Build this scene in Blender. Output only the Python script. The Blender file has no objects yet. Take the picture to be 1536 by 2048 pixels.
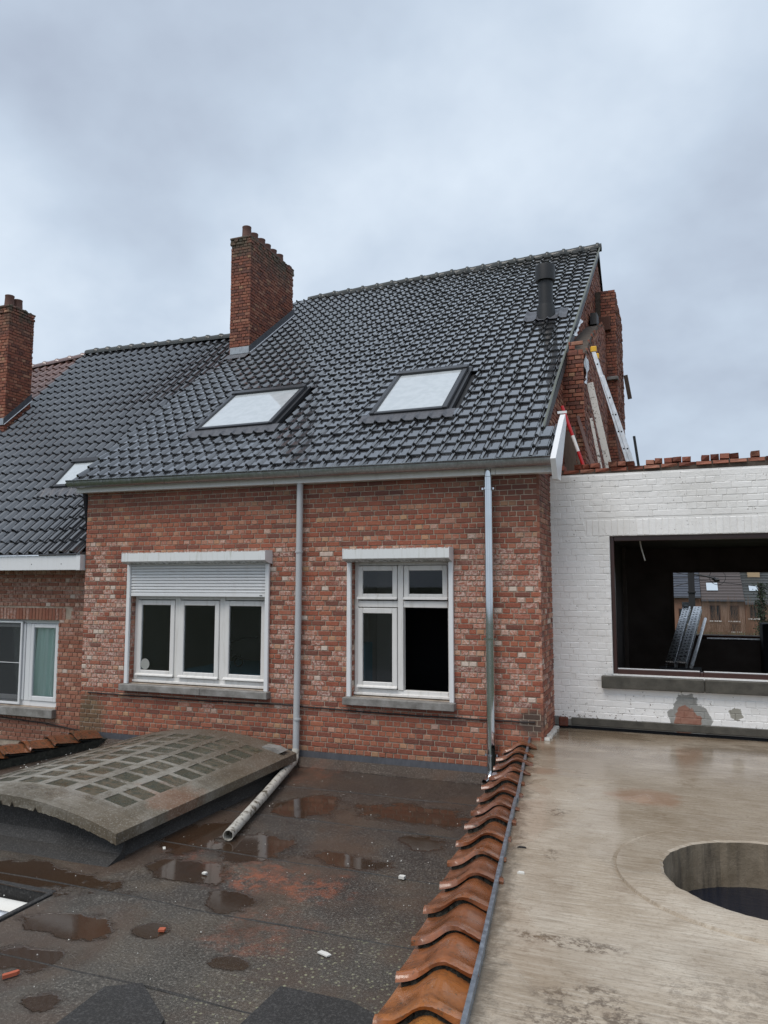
import bpy, math, random
import numpy as np
from mathutils import Matrix, Vector
R = math.radians
random.seed(7); rng = np.random.default_rng(7)
sc = bpy.context.scene
COL = sc.collection

# ------------------------------------------------------------------ camera
CAM = np.array([1.44, -8.66, 2.32])
cd = bpy.data.cameras.new('camera'); cam = bpy.data.objects.new('camera', cd); COL.objects.link(cam)
cam.location = CAM; cam.rotation_euler = (R(90 + 5.41), 0, R(21.2))
cd.sensor_width = 36; cd.lens = 36 * 1500 / 2048; cd.clip_start = .05; cd.clip_end = 3000
sc.camera = cam

# ------------------------------------------------------------------ sky, sun, exposure
SUN_EL, SUN_AZ = 60, 202        # degrees, azimuth clockwise from +Y
w = bpy.data.worlds.new('World'); sc.world = w; w.use_nodes = True
wn = w.node_tree; wn.nodes.clear()
def W_(t, **k):
    n = wn.nodes.new(t)
    for a, b in k.items(): setattr(n, a, b)
    return n
def WL(a, b): wn.links.new(a, b)
sky = W_('ShaderNodeTexSky', sky_type='NISHITA', sun_disc=False)
sky.sun_elevation = R(SUN_EL); sky.sun_rotation = R(SUN_AZ); sky.air_density = 1.2; sky.dust_density = 2.5
tc = W_('ShaderNodeTexCoord'); sx = W_('ShaderNodeSeparateXYZ'); WL(tc.outputs['Generated'], sx.inputs[0])
zz = W_('ShaderNodeMath', operation='MAXIMUM'); WL(sx.outputs[2], zz.inputs[0]); zz.inputs[1].default_value = 0.0
za = W_('ShaderNodeMath', operation='ADD'); WL(zz.outputs[0], za.inputs[0]); za.inputs[1].default_value = .62
dv = W_('ShaderNodeVectorMath', operation='DIVIDE'); cz = W_('ShaderNodeCombineXYZ')
for i in range(3): WL(za.outputs[0], cz.inputs[i])
WL(tc.outputs['Generated'], dv.inputs[0]); WL(cz.outputs[0], dv.inputs[1])
off = W_('ShaderNodeVectorMath', operation='ADD'); WL(dv.outputs[0], off.inputs[0]); off.inputs[1].default_value = (0.9, 11.2, 8.3)
n1 = W_('ShaderNodeTexNoise'); n1.inputs['Scale'].default_value = 1.9; n1.inputs['Detail'].default_value = 6; n1.inputs['Roughness'].default_value = .52; n1.inputs['Distortion'].default_value = .0
WL(off.outputs[0], n1.inputs['Vector'])
rp = W_('ShaderNodeValToRGB'); cr = rp.color_ramp
cr.elements[0].position = .33; cr.elements[0].color = (.32, .365, .445, 1)
cr.elements[1].position = .63; cr.elements[1].color = (.565, .635, .715, 1)
e = cr.elements.new(.5); e.color = (.44, .51, .60, 1)
WL(n1.outputs['Fac'], rp.inputs[0])
skm = W_('ShaderNodeVectorMath', operation='SCALE'); WL(sky.outputs[0], skm.inputs[0]); skm.inputs['Scale'].default_value = .10
mx = W_('ShaderNodeMix', data_type='RGBA'); mx.inputs[0].default_value = .9
WL(skm.outputs[0], mx.inputs[6]); WL(rp.outputs[0], mx.inputs[7])
bg = W_('ShaderNodeBackground'); bg.inputs[1].default_value = 1.0; WL(mx.outputs[2], bg.inputs[0])
wo = W_('ShaderNodeOutputWorld'); WL(bg.outputs[0], wo.inputs[0])

sd = bpy.data.lights.new('sun', 'SUN'); sd.energy = 1.5; sd.angle = R(36); sd.color = (1, .935, .86)
so = bpy.data.objects.new('sun', sd); COL.objects.link(so)
_d = Vector((math.sin(R(SUN_AZ)) * math.cos(R(SUN_EL)), math.cos(R(SUN_AZ)) * math.cos(R(SUN_EL)), math.sin(R(SUN_EL))))
so.rotation_euler = _d.to_track_quat('Z', 'Y').to_euler()
sc.view_settings.view_transform = 'Standard'; sc.view_settings.look = 'None'
sc.view_settings.exposure = 0.48; sc.view_settings.gamma = 1.0; sc.view_settings.use_curve_mapping = False
sc.render.engine = 'CYCLES'; sc.cycles.use_denoising = True; sc.cycles.max_bounces = 6

# ------------------------------------------------------------------ materials
class NT:
    def __init__(s, name):
        s.m = bpy.data.materials.new(name); s.m.use_nodes = True
        s.t = s.m.node_tree; s.b = s.t.nodes['Principled BSDF']; s._pos = None
    def n(s, t, **k):
        x = s.t.nodes.new(t)
        for a, b in k.items(): setattr(x, a, b)
        return x
    def put(s, v, sock):
        if isinstance(v, (int, float)):
            sock.default_value = v if sock.type == 'VALUE' else (v, v, v, 1)[:len(sock.default_value)]
        elif isinstance(v, tuple):
            sock.default_value = (v + (1,))[:4] if sock.type == 'RGBA' else v
        else: s.t.links.new(v, sock)
    @property
    def pos(s):
        if s._pos is None: s._pos = s.n('ShaderNodeNewGeometry').outputs['Position']
        return s._pos
    def xyz(s):
        x = s.n('ShaderNodeSeparateXYZ'); s.put(s.pos, x.inputs[0]); return x.outputs
    def scaled(s, v):
        x = s.n('ShaderNodeVectorMath', operation='MULTIPLY'); s.put(s.pos, x.inputs[0]); x.inputs[1].default_value = v; return x.outputs[0]
    def noise(s, scale, detail=4, rough=.55, vec=None, dist=0):
        x = s.n('ShaderNodeTexNoise'); x.inputs['Scale'].default_value = scale; x.inputs['Detail'].default_value = detail
        x.inputs['Roughness'].default_value = rough; x.inputs['Distortion'].default_value = dist
        s.put(vec if vec is not None else s.pos, x.inputs['Vector']); return x.outputs['Fac']
    def voro(s, scale, vec=None, feat='F1', rnd=1):
        x = s.n('ShaderNodeTexVoronoi', feature=feat); x.inputs['Scale'].default_value = scale; x.inputs['Randomness'].default_value = rnd
        s.put(vec if vec is not None else s.pos, x.inputs['Vector']); return x.outputs['Distance']
    def ma(s, op, a, b=0, clamp=False):
        x = s.n('ShaderNodeMath', operation=op); x.use_clamp = clamp; s.put(a, x.inputs[0]); s.put(b, x.inputs[1]); return x.outputs[0]
    def mr(s, v, a, b, c=0, d=1, smooth=True):
        x = s.n('ShaderNodeMapRange'); x.interpolation_type = 'SMOOTHSTEP' if smooth else 'LINEAR'
        s.put(v, x.inputs[0])
        for i, q in enumerate((a, b, c, d)): s.put(q, x.inputs[i + 1])
        return x.outputs[0]
    def mix(s, f, a, b, mode='MIX'):
        x = s.n('ShaderNodeMix', data_type='RGBA', blend_type=mode); s.put(f, x.inputs[0]); s.put(a, x.inputs[6]); s.put(b, x.inputs[7]); return x.outputs[2]
    def ramp(s, f, stops):
        x = s.n('ShaderNodeValToRGB'); c = x.color_ramp
        c.elements[0].position, c.elements[0].color = stops[0][0], stops[0][1] + (1,)
        c.elements[1].position, c.elements[1].color = stops[-1][0], stops[-1][1] + (1,)
        for p, q in stops[1:-1]: c.elements.new(p).color = q + (1,)
        s.put(f, x.inputs[0]); return x.outputs[0]
    def blob(s, c, r, wob=.5, sc_=2.5, stretch=(1, 1, 1)):
        a = s.n('ShaderNodeVectorMath', operation='SUBTRACT'); s.put(s.pos, a.inputs[0]); a.inputs[1].default_value = c
        b = s.n('ShaderNodeVectorMath', operation='MULTIPLY'); s.put(a.outputs[0], b.inputs[0]); b.inputs[1].default_value = stretch
        l = s.n('ShaderNodeVectorMath', operation='LENGTH'); s.put(b.outputs[0], l.inputs[0])
        nz = s.ma('MULTIPLY', s.ma('SUBTRACT', s.noise(sc_, 4, .6), .5), wob * 2 * r)
        return s.mr(s.ma('ADD', l.outputs['Value'], nz), r, r * .45)
    def maxs(s, l):
        o = l[0]
        for q in l[1:]: o = s.ma('MAXIMUM', o, q)
        return o
    def bump(s, h, strength=.3, dist=.01, normal=None):
        x = s.n('ShaderNodeBump'); x.inputs['Strength'].default_value = strength; x.inputs['Distance'].default_value = dist
        s.put(h, x.inputs['Height'])
        if normal is not None: s.put(normal, x.inputs['Normal'])
        return x.outputs[0]
    def rnd(s):
        a = s.n('ShaderNodeAttribute'); a.attribute_name = 'rnd'
        o = s.n('ShaderNodeObjectInfo'); q = s.n('ShaderNodeSeparateColor'); s.put(o.outputs['Color'], q.inputs[0])
        return s.ma('ADD', a.outputs['Fac'], q.outputs[0])
    def set(s, col=None, rough=None, metal=None, norm=None, **k):
        if col is not None: s.put(col, s.b.inputs['Base Color'])
        if rough is not None: s.put(rough, s.b.inputs['Roughness'])
        if metal is not None: s.put(metal, s.b.inputs['Metallic'])
        if norm is not None: s.put(norm, s.b.inputs['Normal'])
        for a, b in k.items(): s.put(b, s.b.inputs[a.replace('_', ' ')])
        return s.m

M = {}
def brick_mat(name, pale=0.0, dark=0.0, moss=None, palette=None, ext=None):
    t = NT(name); r = t.rnd()
    pal = palette or [(0, (.105, .036, .027)), (.22, (.165, .047, .030)), (.45, (.30, .078, .040)), (.66, (.37, .125, .066)), (.82, (.43, .20, .125)), (.93, (.48, .28, .15)), (1, (.28, .13, .075))]
    c = t.ramp(r, pal)
    fine = t.noise(55, 4, .65); mid = t.noise(14, 3, .6)
    c = t.mix(t.mr(mid, .42, .7, 0, .3), c, (.17, .06, .035))
    c = t.mix(t.mr(fine, .42, .75, .0, .38), c, (.42, .26, .19)); c = t.mix(t.mr(fine, .46, .3, .0, .4), c, (.16, .045, .026))
    if pale:
        x, y, z = t.xyz()
        big = t.noise(.85, 3, .55)
        band = t.ma('MULTIPLY', t.mr(z, .35, 1.0), t.mr(z, 3.3, 2.5))
        m_ = t.ma('MULTIPLY', band, t.mr(big, .34, .64, .45, .85))
        rr = t.ma('ADD', t.ma('MULTIPLY', t.ma('FRACT', t.ma('MULTIPLY', r, 17.31)), .72), t.ma('MULTIPLY', t.mr(r, .35, .7), .30))
        hit = t.mr(t.ma('ADD', t.ma('MULTIPLY', rr, .62), t.ma('MULTIPLY', m_, .62)), .62, .86)
        wash = t.ma('MULTIPLY', hit, t.mr(t.noise(30, 5, .75), .42, .62, .04, 1))
        c = t.mix(t.ma('MULTIPLY', wash, pale), c, (.60, .455, .395))
        c = t.mix(t.ma('MULTIPLY', t.mr(rr, .93, .97), t.ma('MULTIPLY', band, .75)), c, (.60, .53, .46))
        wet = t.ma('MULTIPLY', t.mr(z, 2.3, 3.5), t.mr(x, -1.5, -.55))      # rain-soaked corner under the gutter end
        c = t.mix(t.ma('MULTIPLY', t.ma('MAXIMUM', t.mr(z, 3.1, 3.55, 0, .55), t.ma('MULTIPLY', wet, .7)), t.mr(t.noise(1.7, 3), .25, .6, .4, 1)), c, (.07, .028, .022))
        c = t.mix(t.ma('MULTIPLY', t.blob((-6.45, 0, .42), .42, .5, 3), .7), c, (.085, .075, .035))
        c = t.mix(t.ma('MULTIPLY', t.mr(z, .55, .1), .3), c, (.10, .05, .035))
        c = t.mix(t.ma('MULTIPLY', t.blob((-.12, 0, .75), .22, .3, 5), .85), c, (.06, .045, .035))
    if dark: c = t.mix(dark, c, (.05, .022, .018))
    if moss is not None:
        x, y, z = t.xyz()
        c = t.mix(t.ma('MULTIPLY', t.mr(z, moss - .9, moss), t.mr(t.noise(5, 4, .6), .3, .62)), c, (.075, .07, .045))
    h = t.ma('ADD', t.noise(95, 3, .7), t.ma('MULTIPLY', t.noise(28, 3, .6), .8))
    M[name] = t.set(c, t.mr(fine, .3, .7, .62, .9), norm=t.bump(h, .55, .006)); return M[name]
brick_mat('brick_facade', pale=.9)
brick_mat('brick_neighbour', pale=.55, palette=[(0, (.17, .06, .038)), (.4, (.28, .095, .055)), (.75, (.37, .16, .10)), (.93, (.50, .31, .21)), (1, (.38, .20, .12))])
brick_mat('brick_chimney', dark=.28, moss=9.35)
brick_mat('brick_chimney_far', dark=.2, moss=8.15)
brick_mat('brick_gable', dark=.22)
brick_mat('brick_far', dark=.35)

t = NT('mortar'); M['mortar'] = t.set(t.ramp(t.noise(9, 5, .65), [(.3, (.24, .19, .145)), (.55, (.38, .31, .245)), (.75, (.48, .405, .33))]), .95, norm=t.bump(t.noise(120, 3, .7), .5, .004))
t = NT('mortar_dark'); M['mortar_dark'] = t.set(t.ramp(t.noise(9, 5, .65), [(.3, (.05, .038, .03)), (.75, (.12, .095, .075))]), .95, norm=t.bump(t.noise(120, 3, .7), .5, .004))

def tile_mat(name, base, rough, coat=1.0):
    t = NT(name); r = t.rnd(); k = t.noise(40, 4, .65); q = t.noise(2.2, 4, .6)
    c = t.mix(t.mr(r, 0, 1, 0, .5, False), base, tuple(min(1, x * 1.7 + .004) for x in base))
    c = t.mix(t.mr(q, .55, .8, 0, .5), c, tuple(x * .6 + .012 for x in base))
    c = t.mix(t.ma('MULTIPLY', t.mr(t.noise(48, 3, .7), .66, .72), t.mr(t.noise(1.1, 3), .45, .6, .1, .8)), c, (.10, .11, .085))
    n = t.bump(t.ma('ADD', t.noise(11, 3, .6), t.ma('MULTIPLY', k, .25)), .05, .01)
    M[name] = t.set(c, t.ma('ADD', t.mr(k, .3, .7, rough, rough + .12), t.ma('MULTIPLY', r, .07)), norm=n, Specular_IOR_Level=.6, Coat_Weight=coat, Coat_Roughness=.04, Coat_IOR=2.3)
tile_mat('verge_green', (.10, .11, .085), .5, .1)
tile_mat('tile_black', (.014, .0142, .017), .18)
tile_mat('tile_slate', (.016, .0165, .020), .26, .8)
tile_mat('tile_red', (.12, .06, .048), .45, .4)
tile_mat('tile_ridge', (.016, .020, .018), .6, .15)

def terracotta():
    t = NT('terracotta'); r = t.rnd(); x, y, z = t.xyz()
    c = t.ramp(r, [(0, (.13, .048, .026)), (.3, (.20, .072, .032)), (.6, (.31, .105, .034)), (.85, (.44, .17, .045)), (1, (.50, .22, .06))])
    c = t.mix(t.mr(t.noise(9, 6, .7), .42, .68, 0, .7), c, (.11, .05, .03))
    c = t.mix(t.mr(t.ma('ADD', t.noise(24, 5, .75), t.ma('MULTIPLY', t.mr(x, -.1, -5), .08)), .57, .68, 0, .8), c, (.045, .045, .028))
    c = t.mix(t.mr(t.voro(34), .1, .03, 0, .35), c, (.45, .36, .26))
    M['terracotta'] = t.set(c, t.mr(t.noise(7), .35, .65, .16, .42), norm=t.bump(t.ma('ADD', t.noise(30, 4), t.noise(8, 2)), .25, .01), Coat_Weight=.5, Coat_Roughness=.15)
terracotta()
t = NT('cap_mortar'); M['cap_mortar'] = t.set(t.ramp(t.noise(24, 5, .7), [(.3, (.012, .013, .010)), (.55, (.035, .036, .028)), (.75, (.085, .085, .068))]), .95, norm=t.bump(t.noise(45, 5, .7), .9, .02))

def bitumen():
    t = NT('bitumen'); x, y, z = t.xyz()
    g = t.noise(62, 4, .85); g2 = t.noise(200, 1, .5)
    c = t.ramp(t.noise(1.7, 6, .62), [(.28, (.024, .020, .017)), (.48, (.048, .040, .033)), (.60, (.078, .060, .043)), (.78, (.105, .080, .056))])
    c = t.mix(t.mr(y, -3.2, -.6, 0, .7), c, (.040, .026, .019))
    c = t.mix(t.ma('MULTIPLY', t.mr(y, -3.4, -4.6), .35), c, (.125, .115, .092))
    c = t.mix(t.mr(g, .52, .66, 0, .85), c, (.26, .24, .21)); c = t.mix(t.mr(g, .48, .34, 0, .8), c, (.018, .016, .015))
    org = t.maxs([t.blob((-1.58, -3.38, .06), .62, .9, 3.2, (.8, 1.6, 1)), t.ma('MULTIPLY', t.blob((-1.2, -4.18, .06), .42, .9, 3.5), .5), t.ma('MULTIPLY', t.blob((-2.7, -.45, .06), .5, .6, 4), .5), t.ma('MULTIPLY', t.blob((-2.55, -3.0, .06), .35, .8, 3), .5)])
    c = t.mix(t.ma('MULTIPLY', org, t.mr(t.noise(9, 6, .75), .40, .66, .0, .72)), c, (.34, .10, .045))
    brn = t.mr(t.noise(.9, 5, .62, dist=.6), .44, .62)
    c = t.mix(t.ma('MULTIPLY', brn, .6), c, (.085, .052, .034))
    lich = t.ma('MULTIPLY', t.maxs([t.blob((-.45, -4.55, .06), .75, .4, 2, (1, 1, 1)), t.blob((-.7, -5.0, .06), .6, .4, 2), t.ma('MULTIPLY', t.blob((-.35, -3.9, .06), .4, .5, 2), .6)]), t.mr(t.ma('ADD', t.voro(26), t.ma('MULTIPLY', t.noise(30), .25)), .42, .28))
    c = t.mix(t.ma('MULTIPLY', lich, t.mr(t.noise(55, 3, .7), .35, .6, .15, .85)), c, (.33, .33, .21))
    # standing rain water: own outlines, smooth and dark
    pl = [((-2.42, -4.56), .33, (.75, 1.5, 1)), ((-1.83, -4.45), .15, (1, 1, 1)), ((-1.58, -3.85), .25, (1, 1, 1)), ((-2.2, -3.5), .34, (.8, 1.2, 1)), ((-2.04, -2.85), .42, (.9, 1, 1)), ((-1.17, -2.82), .30, (.7, 1.4, 1)), ((-3.3, -4.0), .55, (.55, 2.0, 1)), ((-1.83, -5.36), .2, (1, 1.2, 1)), ((-2.62, -2.75), .4, (1.1, .7, 1)), ((-1.0, -1.5), .5, (.7, 1.4, 1)), ((-1.15, -4.6), .16, (1, 1.4, 1)), ((-2.1, -1.6), .40, (1, .9, 1)), ((-2.35, -5.0), .3, (1, 1.5, 1)), ((-.7, -2.2), .25, (1, 1, 1))]
    w_ = t.maxs([t.blob((a, b, .06), r_, .85, 3.0, s_) for (a, b), r_, s_ in pl])
    shore = t.ma('ADD', t.ma('MULTIPLY', w_, .55), t.ma('MULTIPLY', t.noise(1.5, 6, .62, dist=.4), .75)); water = t.mr(shore, .58, .74)
    damp = t.mr(shore, .38, .62)
    c = t.mix(t.ma('MULTIPLY', damp, .5), c, (.030, .019, .013))
    c = t.mix(t.ma('MULTIPLY', water, .7), c, (.042, .023, .013))
    inv = t.ma('SUBTRACT', 1, water)
    h = t.ma('MULTIPLY', t.ma('ADD', t.ma('MULTIPLY', g, .7), t.ma('ADD', t.ma('MULTIPLY', g2, .2), t.ma('MULTIPLY', t.noise(6, 3), .6))), inv)
    rr = t.ma('SUBTRACT', t.mr(t.noise(1.3, 4, .6), .35, .65, .30, .52), t.ma('MULTIPLY', damp, .17))
    rr = t.ma('ADD', t.ma('MULTIPLY', rr, inv), t.ma('MULTIPLY', water, .07))
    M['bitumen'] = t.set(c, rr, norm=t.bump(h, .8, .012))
bitumen()
t = NT('bitumen_new'); g = t.noise(75, 3, .85)
M['bitumen_new'] = t.set(t.mix(t.mr(g, .45, .72, 0, .7), t.mix(t.noise(2.5, 4), (.012, .0115, .011), (.030, .028, .026)), (.10, .096, .092)), t.mr(t.noise(3), .35, .65, .65, .85), norm=t.bump(g, .5, .006))

def concrete():
    t = NT('concrete'); x, y, z = t.xyz()
    st = t.noise(7, 5, .65, t.scaled((1, 4.2, 1)), .5)
    c = t.ramp(t.noise(1.2, 6, .62), [(.26, (.25, .195, .138)), (.45, (.37, .305, .23)), (.6, (.45, .385, .305)), (.78, (.53, .47, .385))])
    br = t.noise(5, 4, .6, t.scaled((.9, 13, 1)), .35); c = t.mix(t.mr(br, .5, .68, 0, .42), c, (.21, .165, .12)); c = t.mix(t.mr(br, .48, .36, 0, .35), c, (.56, .51, .43))
    c = t.mix(t.mr(st, .5, .70, 0, .3), c, (.23, .175, .12))
    c = t.mix(t.mr(st, .46, .34, 0, .22), c, (.58, .53, .45))
    c = t.mix(t.mr(t.noise(46, 5, .75), .5, .70, 0, .5), c, (.20, .155, .105))
    c = t.mix(t.ma('MULTIPLY', t.maxs([t.blob((1.15, -1.95, .56), .34, .8, 3.5), t.ma('MULTIPLY', t.blob((.15, -1.35, .56), .3, .7, 4, (.8, 2, 1)), .7)]), .5), c, (.30, .135, .07))
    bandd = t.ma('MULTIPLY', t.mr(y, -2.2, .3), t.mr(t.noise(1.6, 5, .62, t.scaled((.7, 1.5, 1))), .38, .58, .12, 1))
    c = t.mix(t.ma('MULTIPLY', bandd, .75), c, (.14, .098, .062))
    # grime along the zinc edge, old footprints of moss
    ed = t.ma('ADD', x, t.ma('MULTIPLY', y, .134))          # distance from the slanted edge
    c = t.mix(t.ma('MULTIPLY', t.mr(t.ma('ADD', ed, t.ma('MULTIPLY', t.noise(13, 5, .75), .34)), .17, .02), .8), c, (.075, .062, .045))
    sp = t.maxs([t.blob((.55, -2.6, .56), .13, .9, 9), t.blob((.62, -3.55, .56), .12, .9, 11, (2, .7, 1)), t.blob((.85, -4.72, .56), .22, .9, 8, (.6, 2.5, 1)), t.blob((1.05, -5.35, .56), .3, .9, 6), t.ma('MULTIPLY', t.blob((1.7, -5.1, .56), .5, .9, 5), .5)])
    c = t.mix(t.ma('MULTIPLY', t.ma('MULTIPLY', sp, t.mr(t.noise(22, 5, .78), .44, .60)), .8), c, (.085, .06, .04))
    c = t.mix(t.ma('MULTIPLY', t.mr(t.noise(3.2, 6, .75), .56, .70), .45), c, (.17, .115, .07))
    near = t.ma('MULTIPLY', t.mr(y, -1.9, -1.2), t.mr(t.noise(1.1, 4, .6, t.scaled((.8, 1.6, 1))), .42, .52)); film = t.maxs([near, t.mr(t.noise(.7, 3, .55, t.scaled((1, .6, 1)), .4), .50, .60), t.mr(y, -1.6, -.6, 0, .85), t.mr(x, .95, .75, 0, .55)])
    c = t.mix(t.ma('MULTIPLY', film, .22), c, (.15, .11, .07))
    h = t.ma('ADD', t.ma('ADD', t.ma('ADD', t.ma('MULTIPLY', st, .5), t.ma('MULTIPLY', br, 1.3)), t.ma('MULTIPLY', t.noise(42, 5, .7), .5)), t.ma('MULTIPLY', t.noise(150, 2), .2))
    inv = t.mr(film, .2, .9, 1, .10)
    rr = t.mr(film, .1, .95, .62, .10)
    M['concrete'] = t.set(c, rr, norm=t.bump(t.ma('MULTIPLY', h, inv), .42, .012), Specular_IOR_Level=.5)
concrete()
t = NT('concrete_side'); x, y, z = t.xyz()
c = t.ramp(t.noise(6, 5, .6), [(.3, (.13, .10, .065)), (.7, (.25, .205, .15))])
c = t.mix(t.mr(t.noise(6, 4, .65, t.scaled((1, 1, .12))), .50, .68, 0, .85), c, (.05, .04, .03))
M['concrete_side'] = t.set(c, .8, norm=t.bump(t.noise(50, 4, .7), .5, .01))
def vault():
    t = NT('vault_concrete'); x, y, z = t.xyz()
    c = t.ramp(t.noise(2.6, 6, .65), [(.30, (.07, .056, .038)), (.46, (.13, .112, .082)), (.58, (.22, .205, .172)), (.74, (.38, .37, .34))])
    bx = t.n('ShaderNodeTexBrick'); bx.inputs['Scale'].default_value = 1; bx.inputs['Brick Width'].default_value = .42; bx.inputs['Row Height'].default_value = .22; bx.inputs['Mortar Size'].default_value = .006
    bx.inputs['Color1'].default_value = (.3, .3, .3, 1); bx.inputs['Color2'].default_value = (.62, .62, .62, 1); bx.inputs['Mortar'].default_value = (.2, .2, .2, 1); t.put(t.pos, bx.inputs['Vector'])
    c = t.mix(.35, c, bx.outputs[0], 'OVERLAY')
    c = t.mix(t.mr(t.ma('ADD', t.noise(1.3, 4, .6), t.ma('MULTIPLY', t.mr(x, -3.9, -2.9), .12)), .50, .66, 0, .65), c, (.10, .075, .045))
    rib = t.ma('MULTIPLY', t.ma('MULTIPLY', t.mr(x, -3.02, -3.14), t.mr(x, -5.1, -4.9)), t.ma('MULTIPLY', t.mr(y, -3.27, -3.20), t.mr(y, -1.0, -2.0)))
    c = t.mix(t.ma('MULTIPLY', rib, t.mr(t.noise(12, 4, .7), .35, .6, .05, .4)), c, (.33, .315, .28))
    c = t.mix(t.ma('MULTIPLY', t.blob((-2.95, -2.7, .3), .4, .8, 5), .4), c, (.24, .10, .05))
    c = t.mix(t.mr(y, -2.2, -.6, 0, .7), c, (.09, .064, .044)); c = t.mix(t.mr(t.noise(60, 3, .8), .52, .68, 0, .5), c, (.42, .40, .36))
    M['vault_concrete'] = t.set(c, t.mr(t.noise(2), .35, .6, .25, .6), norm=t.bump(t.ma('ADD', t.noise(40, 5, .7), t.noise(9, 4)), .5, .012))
vault()
t = NT('glass_block'); r = t.rnd()
M['glass_block'] = t.set(t.mix(t.mr(t.noise(18, 4), .35, .7), t.ramp(r, [(0, (.060, .052, .032)), (.5, (.10, .082, .052)), (1, (.13, .10, .068))]), (.045, .05, .035)), t.mr(t.noise(12), .4, .6, .22, .5), norm=t.bump(t.noise(40, 4), .3, .01))
def metal(name, col, rough, spangle=0, mt=1.0):
    t = NT(name); k = t.noise(30, 4, .6, t.scaled((1, 1, .3)))
    c = t.mix(t.mr(k, .3, .7), col, tuple(x * .72 for x in col))
    if spangle: c = t.mix(t.ma('MULTIPLY', t.mr(t.voro(70), .25, .6), spangle), c, tuple(x * .55 for x in col))
    M[name] = t.set(c, t.mr(t.noise(22, 4), .3, .7, rough, rough + .18), mt, norm=t.bump(k, .08, .01))
t = NT('zinc_new'); M['zinc_new'] = t.set(t.mix(t.noise(5, 3), (.66, .68, .70), (.52, .545, .57)), .07, 1.0)
metal('zinc_gutter', (.50, .53, .55), .28, .35); metal('zinc_edge', (.40, .43, .47), .42); metal('aluminium', (.78, .78, .79), .32); metal('steel_channel', (.72, .73, .75), .22)
metal('lead', (.105, .11, .125), .42, 0, .25); metal('lead_worn', (.12, .125, .14), .34, 0, .4); metal('lead_bright', (.42, .45, .48), .38, 0, .7)
def white(name, col=(.72, .73, .74), rough=.35, dirt=.25, top=None):
    t = NT(name); x, y, z = t.xyz()
    d = t.mr(t.noise(5, 5, .65, t.scaled((3, 3, .35))), .48, .75, 0, dirt)
    c = t.mix(d, col, (.30, .27, .20))
    M[name] = t.set(c, rough, norm=t.bump(t.noise(25), .05, .01))
white('white_plastic', dirt=.12); white('white_paint', (.70, .69, .67), .45, .3); white('shutter_box', (.72, .735, .74), .35, .62); white('pipe_grey', (.44, .455, .47), .42, .4); white('fascia_white', (.68, .69, .68), .4, .18)
t = NT('pipe_dirty'); c = t.mix(t.mr(t.noise(13, 5, .7), .48, .66), (.52, .50, .45), (.09, .075, .05)); M['pipe_dirty'] = t.set(c, .45)
def dirtybox():
    t = NT('shutter_box_dirty'); x, y, z = t.xyz()
    s = t.noise(16, 5, .7, t.scaled((1, 1, .10)))
    c = t.mix(t.mr(s, .5, .72, 0, .5), (.70, .72, .72), (.36, .36, .28))
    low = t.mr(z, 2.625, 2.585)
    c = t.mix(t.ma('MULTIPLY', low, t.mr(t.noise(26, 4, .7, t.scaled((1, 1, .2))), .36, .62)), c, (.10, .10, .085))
    c = t.mix(t.ma('MULTIPLY', t.mr(z, 2.722, 2.742), t.mr(t.noise(40, 3), .4, .55)), c, (.24, .12, .06))
    M['shutter_box_dirty'] = t.set(c, .4)
dirtybox()
t = NT('stone_sill'); c = t.ramp(t.noise(7, 5, .65), [(.3, (.13, .12, .11)), (.55, (.24, .23, .215)), (.75, (.34, .33, .32))]); M['stone_sill'] = t.set(c, .7, norm=t.bump(t.noise(60, 4), .4, .006))
t = NT('stone_dark'); c = t.ramp(t.noise(7, 5, .65), [(.3, (.036, .033, .026)), (.75, (.095, .088, .072))]); M['stone_dark'] = t.set(c, .5, norm=t.bump(t.noise(60, 4), .4, .006))
def whitewall():
    t = NT('painted_brick'); x, y, z = t.xyz(); r = t.rnd()
    c = t.mix(t.mr(r, 0, 1, 0, 1, False), (.79, .785, .77), (.84, .835, .825))
    c = t.mix(t.mr(t.noise(1.1, 4, .6), .42, .70, 0, .32), c, (.50, .48, .44))
    chip = t.mr(t.ma('ADD', t.noise(26, 4, .72), t.ma('MULTIPLY', t.mr(z, 1.15, .55), .07)), .665, .69)
    c = t.mix(chip, c, (.16, .135, .115))
    base = t.mr(t.ma('ADD', z, t.ma('MULTIPLY', t.noise(9, 4, .7), .14)), .765, .745)
    c = t.mix(base, c, t.mix(t.noise(30), (.10, .10, .09), (.22, .215, .20)))
    p1 = t.blob((1.52, .83, .78), .30, .55, 5, (1.1, 1, 1)); p2 = t.blob((1.50, .83, .74), .21, .5, 6, (1.15, 1, .9))
    c = t.mix(t.mr(p1, .25, .4), c, t.mix(t.noise(22, 4), (.22, .22, .205), (.33, .33, .315)))
    c = t.mix(t.mr(p2, .35, .5), c, t.mix(t.noise(14, 4), (.20, .065, .038), (.34, .20, .15)))
    c = t.mix(t.mr(t.blob((2.02, .83, .85), .09, .6, 12), .3, .5), c, (.30, .29, .25))
    M['painted_brick'] = t.set(c, .55, norm=t.bump(t.ma('ADD', t.noise(38, 4, .65), t.noise(12, 3)), .45, .008))
whitewall()
t = NT('red_brick_top'); r = t.rnd(); c = t.ramp(r, [(0, (.13, .04, .025)), (.5, (.24, .07, .04)), (1, (.30, .13, .085))]); c = t.mix(t.mr(t.noise(20, 4), .5, .7, 0, .5), c, (.07, .045, .035)); M['red_brick_top'] = t.set(c, .8, norm=t.bump(t.noise(40, 4, .7), .7, .01))
t = NT('room_dark'); c = t.ramp(t.noise(2, 5), [(.3, (.06, .045, .04)), (.7, (.11, .085, .075))]); M['room_dark'] = t.set(c, .85)
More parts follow.
